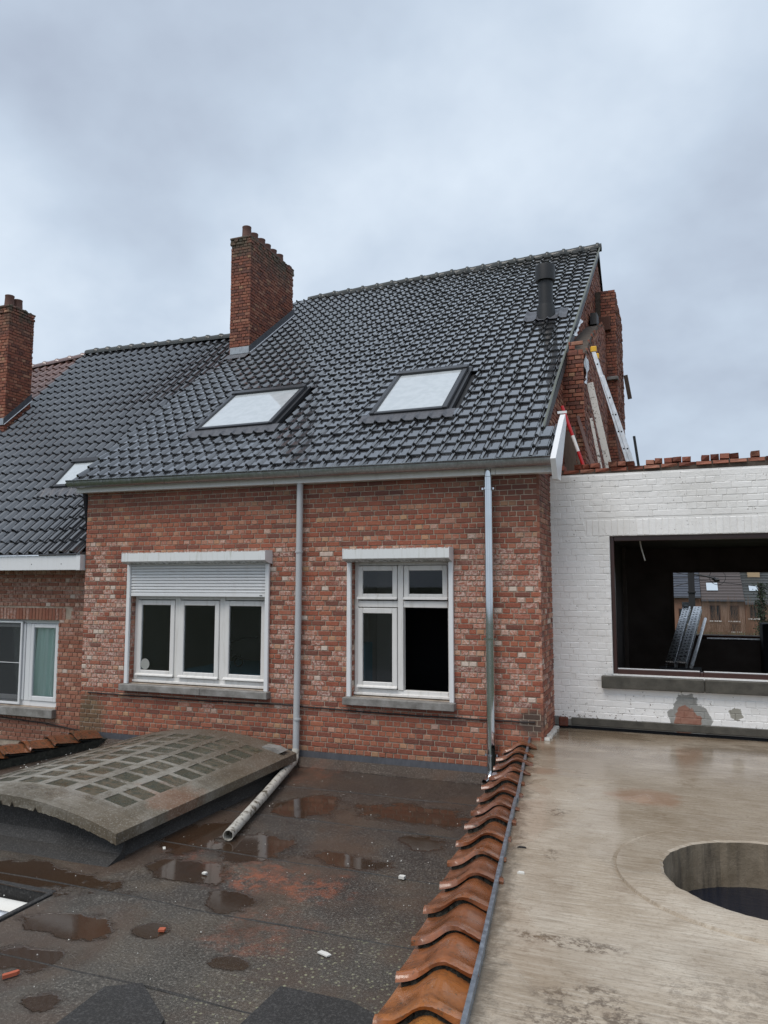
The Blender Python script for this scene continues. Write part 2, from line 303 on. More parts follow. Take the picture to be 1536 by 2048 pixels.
t = NT('room_brown'); c = t.ramp(t.noise(3, 5), [(.3, (.08, .06, .05)), (.7, (.13, .10, .085))]); M['room_brown'] = t.set(c, .85)
t = NT('interior_grey'); M['interior_grey'] = t.set(t.mix(t.noise(2), (.30, .295, .285), (.40, .395, .385)), .8)
t = NT('interior_black'); M['interior_black'] = t.set((.012, .013, .017), .8)
t = NT('interior_blue'); M['interior_blue'] = t.set((.14, .30, .40), .5)
t = NT('frame_brown'); M['frame_brown'] = t.set(t.mix(t.noise(20, 4, .6, t.scaled((1, 1, .2))), (.030, .012, .010), (.060, .024, .019)), .3)
t = NT('black_iron'); M['black_iron'] = t.set((.012, .012, .013), .45)
t = NT('vent_black'); M['vent_black'] = t.set(t.mix(t.noise(30, 4), (.008, .0085, .010), (.014, .0145, .016)), .5, norm=t.bump(t.noise(60), .1, .01))
t = NT('roof_window_frame'); M['roof_window_frame'] = t.set((.035, .036, .040), .3, .2)
t = NT('cable_black'); M['cable_black'] = t.set((.015, .010, .010), .6)
t = NT('wood_old'); M['wood_old'] = t.set(t.mix(t.noise(14, 5, .65, t.scaled((3, 3, .4))), (.055, .036, .026), (.14, .10, .075)), .8)
t = NT('wood_brown'); M['wood_brown'] = t.set(t.mix(t.noise(14, 5), (.055, .018, .016), (.10, .036, .03)), .5)
t = NT('painted_plank'); M['painted_plank'] = t.set(t.mix(t.mr(t.noise(24, 5, .75), .55, .64), (.60, .58, .54), (.10, .08, .065)), .6)
for nm, c_, r_ in (('pole_red', (.45, .016, .018), .35), ('pole_white', (.75, .74, .72), .35), ('yellow_cap', (.75, .42, .02), .4), ('debris_white', (.65, .64, .60), .6), ('debris_red', (.40, .10, .05), .8), ('sticker_grey', (.30, .31, .29), .6), ('far_skylight', (.45, .52, .58), .3), ('soil', (.05, .045, .035), .95), ('rust', (.09, .035, .022), .8)):
    t = NT(nm); M[nm] = t.set(c_, r_)
t = NT('curtain'); M['curtain'] = t.set(t.mix(t.noise(4), (.72, .93, .86), (.80, .97, .91)), .8)
t = NT('curtain_grey'); M['curtain_grey'] = t.set(t.mix(t.noise(4), (.40, .46, .45), (.52, .58, .56)), .8)
t = NT('screen_mesh'); M['screen_mesh'] = t.set((.06, .065, .068), .6, Alpha=.4)
t = NT('rain_water'); M['rain_water'] = t.set((.005, .008, .017), .03, norm=t.bump(t.noise(9, 3, .6, t.scaled((1, 2.6, 1)), 1.0), .12, .03), Specular_IOR_Level=.6)
def glass(name, tint, refl):
    t = NT(name); nt = t.t
    tr = t.n('ShaderNodeBsdfTransparent'); tr.inputs[0].default_value = tint + (1,)
    gl = t.n('ShaderNodeBsdfGlossy'); gl.inputs['Roughness'].default_value = .02; gl.inputs[0].default_value = (.95, .97, 1, 1)
    fr = t.n('ShaderNodeFresnel'); fr.inputs[0].default_value = refl
    ms = t.n('ShaderNodeMixShader'); nt.links.new(fr.outputs[0], ms.inputs[0]); nt.links.new(tr.outputs[0], ms.inputs[1]); nt.links.new(gl.outputs[0], ms.inputs[2])
    nt.links.new(ms.outputs[0], nt.nodes['Material Output'].inputs[0]); M[name] = t.m
glass('window_glass', (.90, .91, .91), 1.36)
t = NT('roof_glass'); dr = t.voro(75); hh = t.mr(dr, .05, .35, 1, 0)
M['roof_glass'] = t.set(t.mix(t.mr(t.noise(8, 4), .35, .65), (.44, .48, .50), (.50, .54, .56)), .5, norm=t.bump(hh, .12, .004), Coat_Weight=1, Coat_IOR=2.1, Coat_Roughness=.03)
t = NT('grass'); M['grass'] = t.set(t.mix(t.noise(.2, 5), (.035, .05, .02), (.07, .075, .035)), .95)
t = NT('hedge_twigs'); M['hedge_twigs'] = t.set(t.mix(t.noise(1.5, 3), (.10, .058, .038), (.21, .13, .085)), .9)
t = NT('ivy'); M['ivy'] = t.set(t.mix(t.noise(3), (.012, .022, .010), (.03, .045, .02)), .8)
t = NT('cream_render'); M['cream_render'] = t.set((.42, .31, .19), .9)

# ------------------------------------------------------------------ mesh building
class MB:
    def __init__(s): s.v = []; s.f = []; s.r = []
    def add(s, vs, fs, r=0.0):
        o = len(s.v); s.v += [tuple(map(float, q)) for q in vs]; s.f += [tuple(i + o for i in q) for q in fs]; s.r += [r] * len(vs)
    def box(s, x0, x1, y0, y1, z0, z1, c=0.0, mtx=None, r=0.0):
        if c <= 0:
            vs = [(x, y, z) for x in (x0, x1) for y in (y0, y1) for z in (z0, z1)]
            fs = [(0, 1, 3, 2), (4, 6, 7, 5), (0, 4, 5, 1), (2, 3, 7, 6), (0, 2, 6, 4), (1, 5, 7, 3)]
        else:
            vs = []; idx = {}
            X, Y, Z = (x0, x1), (y0, y1), (z0, z1)
            for i in (0, 1):
                for j in (0, 1):
                    for k in (0, 1):
                        sx_, sy_, sz_ = (1, -1)[i] * c, (1, -1)[j] * c, (1, -1)[k] * c
                        for a in range(3):
                            idx[i, j, k, a] = len(vs)
                            vs.append((X[i] + (0 if a == 0 else sx_), Y[j] + (0 if a == 1 else sy_), Z[k] + (0 if a == 2 else sz_)))
            fs = []
            for i in (0, 1):
                q = [idx[i, 0, 0, 0], idx[i, 1, 0, 0], idx[i, 1, 1, 0], idx[i, 0, 1, 0]]; fs.append(q if i else q[::-1])
                q = [idx[0, i, 0, 1], idx[0, i, 1, 1], idx[1, i, 1, 1], idx[1, i, 0, 1]]; fs.append(q if i else q[::-1])
                q = [idx[0, 0, i, 2], idx[1, 0, i, 2], idx[1, 1, i, 2], idx[0, 1, i, 2]]; fs.append(q if i else q[::-1])
                for j in (0, 1):
                    q = [idx[i, j, 0, 0], idx[i, j, 1, 0], idx[i, j, 1, 1], idx[i, j, 0, 1]]; fs.append(q if (i + j) % 2 == 0 else q[::-1])
                    q = [idx[i, 0, j, 0], idx[i, 0, j, 2], idx[i, 1, j, 2], idx[i, 1, j, 0]]; fs.append(q if (i + j) % 2 == 0 else q[::-1])
                    q = [idx[0, i, j, 1], idx[1, i, j, 1], idx[1, i, j, 2], idx[0, i, j, 2]]; fs.append(q if (i + j) % 2 == 0 else q[::-1])
                    for k in (0, 1):
                        q = [idx[i, j, k, 0], idx[i, j, k, 1], idx[i, j, k, 2]]; fs.append(q if (i + j + k) % 2 == 0 else q[::-1])
        if mtx is not None: vs = [tuple(mtx @ Vector(q)) for q in vs]
        s.add(vs, fs, r); return s
    def prism(s, poly, a0, a1, axis='x', mtx=None, r=0.0):
        n = len(poly)
        f = {'x': lambda p, a: (a, p[0], p[1]), 'y': lambda p, a: (p[0], a, p[1]), 'z': lambda p, a: (p[0], p[1], a)}[axis]
        vs = [f(p, a0) for p in poly] + [f(p, a1) for p in poly]
        fs = [tuple(range(n))[::-1], tuple(range(n, 2 * n))] + [(i, (i + 1) % n, n + (i + 1) % n, n + i) for i in range(n)]
        if mtx is not None: vs = [tuple(mtx @ Vector(q)) for q in vs]
        s.add(vs, fs, r); return s
    def tube(s, pts, rad, seg=16, cap=True, inner=None, r=0.0):
        pts = [Vector(p) for p in pts]; n = len(pts)
        rads = rad if isinstance(rad, (list, tuple)) else [rad] * n
        def rings(rr, flip):
            vs = []; up = None
            for i, p in enumerate(pts):
                d = (pts[min(i + 1, n - 1)] - pts[max(i - 1, 0)]).normalized()
                if up is None:
                    up = Vector((0, 0, 1)) if abs(d.z) < .9 else Vector((1, 0, 0))
                a = d.cross(up).normalized(); b = a.cross(d); up = b
                for k in range(seg):
                    q = 2 * math.pi * k / seg
                    vs.append(p + (a * math.cos(q) + b * math.sin(q)) * rr[i])
            fs = []
            for i in range(n - 1):
                for k in range(seg):
                    q = (i * seg + k, i * seg + (k + 1) % seg, (i + 1) * seg + (k + 1) % seg, (i + 1) * seg + k)
                    fs.append(q if flip else q[::-1])
            return vs, fs
        vs, fs = rings(rads, False)
        if inner is None:
            if cap: fs += [tuple(range(seg)), tuple(range((n - 1) * seg, n * seg))[::-1]]
            s.add(vs, fs, r)
        else:
            v2, f2 = rings([q - inner for q in rads], True); o = len(vs)
            fs += [tuple(i + o for i in q) for q in f2]
            for i in (0, (n - 1) * seg):
                for k in range(seg):
                    a, b = i + k, i + (k + 1) % seg
                    fs.append((a, b, b + o, a + o) if i == 0 else (b, a, a + o, b + o))
            s.add(vs + v2, fs, r)
        return s
    def grid(s, fn, nu, nv, r=0.0):
        vs = [fn(i / nu, j / nv) for j in range(nv + 1) for i in range(nu + 1)]
        fs = [(j * (nu + 1) + i, j * (nu + 1) + i + 1, (j + 1) * (nu + 1) + i + 1, (j + 1) * (nu + 1) + i) for j in range(nv) for i in range(nu)]
        s.add(vs, fs, r); return s
    def mesh(s, name, mat, smooth=False, ang=35):
        me = bpy.data.meshes.new(name); me.from_pydata(s.v, [], s.f); me.update()
        if any(s.r):
            a = me.attributes.new('rnd', 'FLOAT', 'POINT'); a.data.foreach_set('value', s.r)
        if mat: me.materials.append(M[mat])
        if smooth:
            me.polygons.foreach_set('use_smooth', [True] * len(me.polygons))
            me.set_sharp_from_angle(angle=R(ang))
        return me
    def build(s, name, mat, parent=None, smooth=False, rnd=0.0, kind=None, ang=35):
        return link(name, s.mesh(name, mat, smooth, ang), parent, rnd, kind)
WORLD = {}
def link(name, data, parent=None, rnd=0.0, kind=None, mtx=None):
    o = bpy.data.objects.new(name, data); COL.objects.link(o)
    o.color = (rnd, 0, 0, 1)
    if parent is not None:
        o.parent = parent; o.matrix_parent_inverse = WORLD.get(parent.name, Matrix()).inverted()
    if mtx is not None: o.matrix_basis = mtx
    WORLD[o.name] = mtx.copy() if mtx is not None else Matrix()
    if kind: o['kind'] = kind
    return o
def thing(name, label, cat, loc=(0, 0, 0), group=None):
    o = bpy.data.objects.new(name, None); COL.objects.link(o); o.location = loc; o.empty_display_size = .2
    WORLD[o.name] = Matrix.Translation(loc)
    return tag(o, label, cat, group)
def tag(o, label, cat, group=None, kind=None):
    o['label'] = label; o['category'] = cat
    if group: o['group'] = group
    if kind: o['kind'] = kind
    return o
def scatter(name, protos, items, parent, mat, limit=300, rest=None):
    """items: (proto index, 4x4 numpy, rnd). nearest `limit` become objects, the others one joined mesh"""
    items = sorted(items, key=lambda q: float(np.linalg.norm(q[1] @ np.array([.5, .5, .5, 1]) - np.append(CAM, 1))))
    for pi, mt, r in items[:limit]: link(name, protos[pi], parent, r, None, Matrix(mt.tolist()))
    far = items[limit:]
    if not far: return
    cache = {}
    for pi in set(q[0] for q in far):
        me = protos[pi]; co = np.empty(len(me.vertices) * 3, 'f'); me.vertices.foreach_get('co', co)
        cache[pi] = (np.c_[co.reshape(-1, 3), np.ones(len(me.vertices))], [tuple(p.vertices) for p in me.polygons], [p.use_smooth for p in me.polygons])
    V, F, S, Rr, o = [], [], [], [], 0
    for pi, mt, r in far:
        co, fs, sm = cache[pi]; V.append((co @ mt.T)[:, :3]); F += [tuple(i + o for i in q) for q in fs]; S += sm; Rr += [r] * len(co); o += len(co)
    me = bpy.data.meshes.new(rest); me.from_pydata(np.concatenate(V).tolist(), [], F); me.update()
    me.polygons.foreach_set('use_smooth', S)
    a = me.attributes.new('rnd', 'FLOAT', 'POINT'); a.data.foreach_set('value', Rr); me.materials.append(M[mat])
    if any(S): me.set_sharp_from_angle(angle=R(38))
    link(rest, me, parent, 0, 'stuff')
def brick_protos(mat, deep=False, jag=1.0):
    out = []
    for hd in (0, 1):
        for k in range(5):
            cx, cz, cy = (.022, .045)[hd], .07, .16
            b = MB(); j = lambda s_: random.uniform(-s_, s_) * jag
            vs = [(0 + j(.008), cy, 0 + j(.02)), (1 + j(.008), cy, 0 + j(.02)), (1 + j(.008), cy, 1 + j(.02)), (0 + j(.008), cy, 1 + j(.02)),
                  (cx + j(.01), j(.05), cz + j(.02)), (1 - cx + j(.01), j(.05), cz + j(.02)), (1 - cx + j(.01), j(.05), 1 - cz + j(.02)), (cx + j(.01), j(.05), 1 - cz + j(.02)),
                  (0, 1, 0), (1, 1, 0), (1, 1, 1), (0, 1, 1)]
            fs = [(4, 5, 6, 7), (0, 1, 5, 4), (1, 2, 6, 5), (2, 3, 7, 6), (3, 0, 4, 7), (8, 9, 1, 0), (9, 10, 2, 1), (10, 11, 3, 2), (11, 8, 0, 3)]
            if deep: fs.append((11, 10, 9, 8))
            b.add(vs, fs); out.append(b.mesh('brick', mat))
    return out
def frame_m(o, u, n, up): return np.array(o, float), np.array(u, float), np.array(n, float), np.array(up, float)
def lay(fr, u0, u1, z0, z1, holes=(), course=.0625, L=.192, joint=.010, depth=.03, out=.0, start=0, topf=None, botf=None, jit=.0025, allst=False, tone=False):
    """bond of alternating stretcher and header courses, returned as scatter items"""
    o, u, n, up = fr; its = []; k = 0; z = z0
    while z + course * .5 < z1:
        hd = 0 if allst else (k + start) % 2; p = L / 2 if hd else L; zc = z + course / 2
        segs = [(u0, u1)]
        for (a, b, c, d) in holes:
            if c < zc < d: segs = [q for s0, s1 in segs for q in ((s0, min(s1, a)), (max(s0, b), s1)) if q[1] - q[0] > .02]
        if topf is not None: segs = [(max(s0, topf(zc)[0]), min(s1, topf(zc)[1])) for s0, s1 in segs]
        x = u0 - (L * .25 * (1 + ((k // 2) % 2 if not hd else 0) * 2) if not hd else 0) - p + random.uniform(-.01, .01)
        while x < u1:
            for s0, s1 in segs:
                a, b = max(x, s0), min(x + p, s1)
                if b - a > .025:
                    h = course - joint + random.uniform(-.0015, .0015); ln = b - a - joint * (1 if b < s1 else .2)
                    q = random.uniform(-jit, jit) + out
                    org = o + u * a + up * (z + random.uniform(-.0015, .0015)) + n * q
                    mt = np.eye(4); mt[:3, 0] = u * ln; mt[:3, 1] = -n * depth; mt[:3, 2] = up * h; mt[:3, 3] = org
                    rb = rng.beta(2, 2.3)
                    if tone: rb = .10 + .60 * rb if not hd else .36 + .62 * rb
                    its.append(((5 if ln < L * .75 else 0) + random.randrange(5), mt, float(np.clip(rb, 0, 1))))
            x += p
        z += course; k += 1
    return its
def wall_core(mb, x0, x1, z0, z1, y0, y1, holes):
    xs = sorted({x0, x1, *[h[0] for h in holes], *[h[1] for h in holes]}); zs = sorted({z0, z1, *[h[2] for h in holes], *[h[3] for h in holes]})
    xs = [q for q in xs if x0 <= q <= x1]; zs = [q for q in zs if z0 <= q <= z1]
    ins = lambda a, c: any(h[0] < a < h[1] and h[2] < c < h[3] for h in holes)
    nx, nz = len(xs) - 1, len(zs) - 1; solid = [[not ins((xs[i] + xs[i + 1]) / 2, (zs[j] + zs[j + 1]) / 2) for j in range(nz)] for i in range(nx)]
    for i in range(nx):
        for j in range(nz):
            if not solid[i][j]: continue
            a, b, c, d = xs[i], xs[i + 1], zs[j], zs[j + 1]
            mb.add([(a, y0, c), (b, y0, c), (b, y0, d), (a, y0, d)], [(0, 1, 2, 3)]); mb.add([(a, y1, c), (b, y1, c), (b, y1, d), (a, y1, d)], [(3, 2, 1, 0)])
            if i == 0 or not solid[i - 1][j]: mb.add([(a, y0, c), (a, y1, c), (a, y1, d), (a, y0, d)], [(3, 2, 1, 0)])
            if i == nx - 1 or not solid[i + 1][j]: mb.add([(b, y0, c), (b, y1, c), (b, y1, d), (b, y0, d)], [(0, 1, 2, 3)])
            if j == 0 or not solid[i][j - 1]: mb.add([(a, y0, c), (b, y0, c), (b, y1, c), (a, y1, c)], [(3, 2, 1, 0)])
            if j == nz - 1 or not solid[i][j + 1]: mb.add([(a, y0, d), (b, y0, d), (b, y1, d), (a, y1, d)], [(0, 1, 2, 3)])
    return mb
XU, ZU, NF = (1, 0, 0), (0, 0, 1), (0, -1, 0)

# ------------------------------------------------------------------ ground
GZ = -3.2
g = MB(); g.add([(-900, -900, GZ), (900, -900, GZ), (900, 900, GZ), (-900, 900, GZ)], [(0, 1, 2, 3)])
g.build('ground', 'grass', None, kind='structure')

# ------------------------------------------------------------------ main house
house = thing('brick_house', 'red brick terraced house with glossy black tiled roof and two white windows', 'house', (-3.3, 3.5, GZ))
HW = [(-5.75, -3.56, .93, 2.62), (-2.35, -1.08, .93, 2.62)]
core = wall_core(MB(), -6.6, -.016, GZ, 3.66, .009, .30, HW).build('front_wall', 'mortar', house)
its = lay(frame_m((0, 0, 0), XU, NF, ZU), -6.6, 0, .10, 3.66, [(a - .0, b, c - .09, d) for a, b, c, d in HW], start=1, tone=True, joint=.0115)
for a, b, c, d in HW:                                             # brick reveals beside the frames
    its += lay(frame_m((a - .001, 0, 0), (0, 1, 0), (1, 0, 0), ZU), .01, .09, c, d, out=.006, depth=.02)
    its += lay(frame_m((b + .001, .09, 0), (0, -1, 0), (-1, 0, 0), ZU), .0, .08, c, d, out=.006, depth=.02)
scatter('brick', brick_protos('brick_facade'), its, core, 'brick_facade', 300, 'bricks')
# side return towards the white extension
sidew = MB().box(-.30, -.010, .02, .86, GZ, 3.66).build('side_wall', 'mortar', house)
scatter('brick', brick_protos('brick_facade'), lay(frame_m((0, 0, 0), (0, 1, 0), (1, 0, 0), ZU), 0, .86, .40, 3.66), sidew, 'brick_facade', 300, 'bricks')
# body behind
MB().box(-6.58, -.3, 3.4, 8.0, GZ, 3.4).build('house_body', 'interior_black', house)

# roof frame: u along the eave, v up the slope, n out
PITCH = R(37); E0 = np.array([0, -.22, 3.72])
VU = np.array([0, math.cos(PITCH), math.sin(PITCH)]); NU = np.array([0, -math.sin(PITCH), math.cos(PITCH)])
def P(E, vu, nu, u, v, n): return tuple(np.array(E) + np.array([u, 0, 0]) + np.array(vu) * v + np.array(nu) * n)
ridge_v = lambda u: 8.81 + (u + 6.45) * (9.55 - 8.81) / 6.61
def tile_proto(name, mat, prof, L, lift, thick, taper=1.0):
    b = MB(); n = len(prof); vs = []
    for v, dn, tp in ((0, lift, taper), (L * .35, lift * .68, 1.0), (L, 0, .92)):
        for (u, h) in prof: vs.append((u, v, (h * tp if h > .008 else h) + dn))
    for (u, h) in prof: vs.append((u, .001, (h * taper if h > .008 else h) + lift - thick))
    fs = [(r_ * n + i, r_ * n + i + 1, (r_ + 1) * n + i + 1, (r_ + 1) * n + i) for r_ in range(2) for i in range(n - 1)]
    fs += [(3 * n + i, 3 * n + i + 1, i + 1, i) for i in range(n - 1)]
    a = n - 1; fs += [(0, n, 3 * n), (3 * n + a, n + a, a)]
    b.add(vs, fs); return b.mesh(name, mat, True, 40)
TW, TL = .192, .2655
prof_flat = [(-.028, .002), (-.026, .012), (-.017, .023), (-.004, .028), (.009, .025), (.019, .013), (.022, -.002), (.025, -.005), (.030, -.004), (.034, .0), (.09, .0005), (.150, .0), (.154, -.005), (.166, -.006)]
prof_s = [(-.052, .000), (-.046, .020), (-.032, .038), (-.012, .047), (.008, .045), (.026, .032), (.038, .012), (.046, .001), (.056, -.003), (.064, .010), (.074, .010), (.082, -.004), (.11, -.006), (.142, -.002), (.150, .006)]
def vergeu(v): return .19 if v < .74 else -.005 + max(0, v * math.cos(PITCH) - 1.9) * .029
def tile_items(E, vu, nu, u0, ncol, tw, tl, vmin, vmax_fn, skip, lmul=1.2, np_=3, umax=None):
    its = []
    for c in range(ncol):
        u = u0 + c * tw; vm = vmax_fn(u + tw * .4); v = vmin; k = 0
        while v < vm - .03:
            um = 9 if umax is None else umax(v); su = min(1.0, (um - u) / (tw * .86))
            if su > .12 and not any(a < u + tw * .4 < b and c_ < v + tl * .5 < d for a, b, c_, d in skip):
                sc_ = min(1.0, (vm - v) / (tl * lmul)) if v + tl * lmul > vm else 1.0
                a = random.gauss(0, .004); ca, sa = math.cos(a), math.sin(a)
                U = np.array([1, 0, 0]) * ca + vu * sa; V = vu * ca - np.array([1, 0, 0]) * sa
                ro = random.gauss(0, .0045); pt = random.gauss(0, .0035); mt = np.eye(4); mt[:3, 0] = (U + nu * ro) * su; mt[:3, 1] = (V + nu * pt) * sc_; mt[:3, 2] = nu - U * ro - V * pt
                mt[:3, 3] = E + np.array([u + random.gauss(0, .0015), 0, 0]) + vu * (v + random.gauss(0, .002)) + nu * random.gauss(0, .0012)
                its.append((random.randrange(np_), mt, random.random()))
            v += tl; k += 1
    return its
deck = MB()
for (ua, ub, uc) in ((-6.78, -.02, .14),):
    a0, a1 = ridge_v(ua) - .02, ridge_v(uc) - .02
    top = [P(E0, VU, NU, ua, .10, -.03), P(E0, VU, NU, ub, .10, -.03), P(E0, VU, NU, uc, a1, -.03), P(E0, VU, NU, ua, a0, -.03)]
    bot = [P(E0, VU, NU, ua, .20, -.16), P(E0, VU, NU, ub, .20, -.16), P(E0, VU, NU, uc, a1, -.16), P(E0, VU, NU, ua, a0, -.16)]
    deck.add(top + bot, [(0, 1, 2, 3), (7, 6, 5, 4), (0, 4, 5, 1), (1, 5, 6, 2), (2, 6, 7, 3), (3, 7, 4, 0)])
    deck.add([P(E0, VU, NU, u_, v_, n_) for n_ in (-.032, -.15) for u_, v_ in ((-.021, .10), (.185, .10), (.185, .80), (-.021, .80))], [(0, 1, 2, 3), (7, 6, 5, 4), (0, 4, 5, 1), (1, 5, 6, 2), (2, 6, 7, 3)])
    # rear slope
    rl, rr_ = np.array(top[3]), np.array(top[2]); bl, br = rl + (0, 4.6, -3.6), rr_ + (0, 4.6, -3.6)
    deck.add([tuple(rr_), tuple(rl), tuple(bl), tuple(br)], [(0, 1, 2, 3)])
deck = deck.build('roof', 'vent_black', house)
SK = [(-5.42, -4.06, 1.49, 2.87), (-2.50, -1.37, 1.49, 2.97)]       # roof windows in u, v
skips = [(a - .05, b + .09, c - .02, d + .05) for a, b, c, d in SK]
VENT = (-.47, 5.14)
skips.append((VENT[0] - .20, VENT[0] + .14, VENT[1] - .02, VENT[1] + .25))
skips.append((-6.90, -6.28, 5.02, 7.05))                            # the chimney
tp = [tile_proto('roof_tile', 'tile_black', [(u, h + random.uniform(-.0008, .0008)) for u, h in prof_flat], TL * 1.2, .030, .022, 1.18) for _ in range(3)]
its = tile_items(E0, VU, NU, -6.76, 37, TW, TL, -.02, ridge_v, skips, umax=vergeu)
scatter('roof_tile', tp, its, deck, 'tile_black', 300, 'roof_tiles')
def ridge_tiles(parent, p0, p1, n, rad, mat):
    p0, p1 = Vector(p0), Vector(p1); d = (p1 - p0) / n; dn = d.normalized(); s_ = dn.cross(Vector((0, 0, 1))).normalized(); up = s_.cross(dn)
    b = MB(); L = d.length; seg = 8
    prof = [(-.04, 1.0), (.0, 1.0), (.02, 1.22), (.06, 1.26), (.085, 1.05), (L, .95)]
    vs = []
    for (x, k) in prof:
        for i in range(seg + 1):
            q = math.pi * (i / seg) * 1.16 - math.pi * .08
            vs.append((x, math.cos(q) * rad * k, math.sin(q) * rad * k))
    m_ = seg + 1
    fs = [(r_ * m_ + i, (r_ + 1) * m_ + i, (r_ + 1) * m_ + i + 1, r_ * m_ + i + 1) for r_ in range(len(prof) - 1) for i in range(seg)]
    fs += [tuple(range(m_)), tuple(range((len(prof) - 1) * m_, len(prof) * m_))[::-1]]
    b.add(vs, fs); me = b.mesh('ridge_tile', mat, True, 50)
    for i in range(n):
        o = p0 + d * i
        mt = Matrix(((dn.x, s_.x, up.x, o.x), (dn.y, s_.y, up.y, o.y), (dn.z, s_.z, up.z, o.z + random.uniform(-.004, .004)), (0, 0, 0, 1)))
        link('ridge_tile', me, parent, random.random(), None, mt)
rL, rR = P(E0, VU, NU, -6.5, ridge_v(-6.5), .0), P(E0, VU, NU, .155, ridge_v(.155), .0)
ridge_tiles(deck, np.array(rR) + (0, .05, .0), np.array(rL) + (0, .05, .0), 19, .105, 'tile_ridge')
# verge: lead-green strip under the outermost tiles, white barge end at the eave
vg = MB(); 
vg.tube([P(E0, VU, NU, vergeu(v) + .004, v, .006) for v in (.80, 2.2, 3.4, 5, 7, ridge_v(.1) - .05)], .019, 6); vg.build('verge_strip', 'verge_green', deck)
bg_ = MB(); q = [P(E0, VU, NU, 0, v, n)[1:] for v, n in ((-.11, .05), (-.13, -.20), (.05, -.33), (1.02, -.07), (1.02, .055), (.80, .075))]
bg_.prism(q, .185, .245, 'x'); bg_.build('barge_board', 'white_plastic', house)
MB().box(.150, .262, -.005, .005, -.01, .02, mtx=Matrix.Translation(P(E0, VU, NU, 0, 1.04, .07))).build('barge_cap', 'white_plastic', house)
# eave: fascia, soffit, gutter
def tilt(x, zl, zr): return zl + (zr - zl) * (x + 6.7) / 6.9
fa = MB()
for xa, xb in ((-6.70, -3.42), (-3.415, -.485), (-.48, .19)):
    za_, zb_ = tilt(xa, 3.632, 3.574), tilt(xb, 3.632, 3.574)
    fa.add([(xa, -.12, za_), (xb, -.12, zb_), (xb, -.12, zb_ + .19), (xa, -.12, za_ + .19), (xa, .02, za_), (xb, .02, zb_), (xb, .02, zb_ + .19), (xa, .02, za_ + .19)],
           [(0, 1, 2, 3), (4, 7, 6, 5), (0, 4, 5, 1), (3, 2, 6, 7), (0, 3, 7, 4), (1, 5, 6, 2)])
fa.build('fascia_board', 'fascia_white', house)
gr = MB(); GR = .082
gp = [(-.285, .0), (-.297, .006), (-.300, .018), (-.290, .026), (-.278, .020)]   # rolled front bead
def gutter_ring(x, rad=GR, thick=0):
    zc = tilt(x, 3.775, 3.715); pts = []
    for (y, z) in gp[::-1]: pts.append((x, y, zc + z))
    for i in range(11):
        q = math.pi * (1 + i / 10); pts.append((x, -.203 + math.cos(q) * rad, zc + math.sin(q) * rad))
    pts.append((x, -.121, zc + .03)); return pts
def sweep(mb, rings, close=True):
    n = len(rings[0]); vs = [p for r_ in rings for p in r_]
    fs = [(k * n + i, (k + 1) * n + i, (k + 1) * n + i + 1, k * n + i + 1) for k in range(len(rings) - 1) for i in range(n - 1)]
    mb.add(vs, fs)
sweep(gr, [gutter_ring(x) for x in np.linspace(-6.75, .185, 14)])
sweep(gr, [gutter_ring(x, GR - .004) for x in np.linspace(-6.75, .185, 14)][::-1])
for x in (-6.75, .185):
    rg = gutter_ring(x)[5:]; gr.add(rg, [tuple(range(len(rg)))])
gut = gr.build('gutter', 'zinc_gutter', house, True, ang=60)
for x in np.arange(-6.62, .1, .52):
    b = MB(); sweep(b, [gutter_ring(x + d_, GR + k) for d_, k in ((-.011, 0), (-.009, .005), (.009, .005), (.011, 0))]); b.build('gutter_bracket', 'zinc_gutter', gut, True)

# roof windows
def roof_window(parent, E, vu, nu, a, b, c, d, pane='roof_glass', h=.095):
    mt = Matrix(((1, vu[0], nu[0], E[0]), (0, vu[1], nu[1], E[1]), (0, vu[2], nu[2], E[2]), (0, 0, 0, 1)))
    fr_ = MB(); wd = .062
    fr_.box(a, a + wd, c, d, -.02, h, .006, mt); fr_.box(b - wd, b, c, d, -.02, h, .006, mt)
    fr_.box(a + wd + .001, b - wd - .001, c, c + wd, -.02, h - .008, .006, mt); fr_.box(a - .005, b + .005, d - .085, d + .02, -.015, h + .02, .006, mt)
    fr_.box(a - .035, a - .002, c, d + .06, -.02, .045, .004, mt); fr_.box(b + .002, b + .05, c, d + .06, -.02, .045, .004, mt)
    fr_.box(a - .035, b + .05, d + .022, d + .07, -.02, .05, .004, mt)
    f = fr_.build('roof_window', 'roof_window_frame', parent)
    pn = MB(); pn.box(a + wd - .004, b - wd + .004, c + wd - .004, d - .080, h - .035, h - .022, 0, mt); pn.build('pane', pane, f)
    bd = MB()
    for q in (0, 1):
        x0 = a + wd + .001 if q == 0 else b - wd - .014
        bd.box(x0, x0 + .013, c + wd, d - .085, h - .021, h - .006, .002, mt)
    bd.build('glazing_bead', 'roof_window_frame', f)
    ap = MB(); n_ = 40
    def fn(s_, t_):
        u = a - .12 + (b - a + .24) * s_; ph = (u + 6.76) / TW
        roll = max(0, math.cos((ph - math.floor(ph + .5)) * 2 * math.pi)) ** 4
        v = c - .215 + .225 * t_; return tuple(mt @ Vector((u, v, .045 + .040 * roll * (1 - t_) + .012 * t_ - .006 * (1 - t_))))
    ap.grid(fn, n_ * 2, 3); ap.build('apron_flashing', 'lead', f, True)
    return f
for (a, b, c, d) in SK: roof_window(house, E0, VU, NU, a, b, c, d)

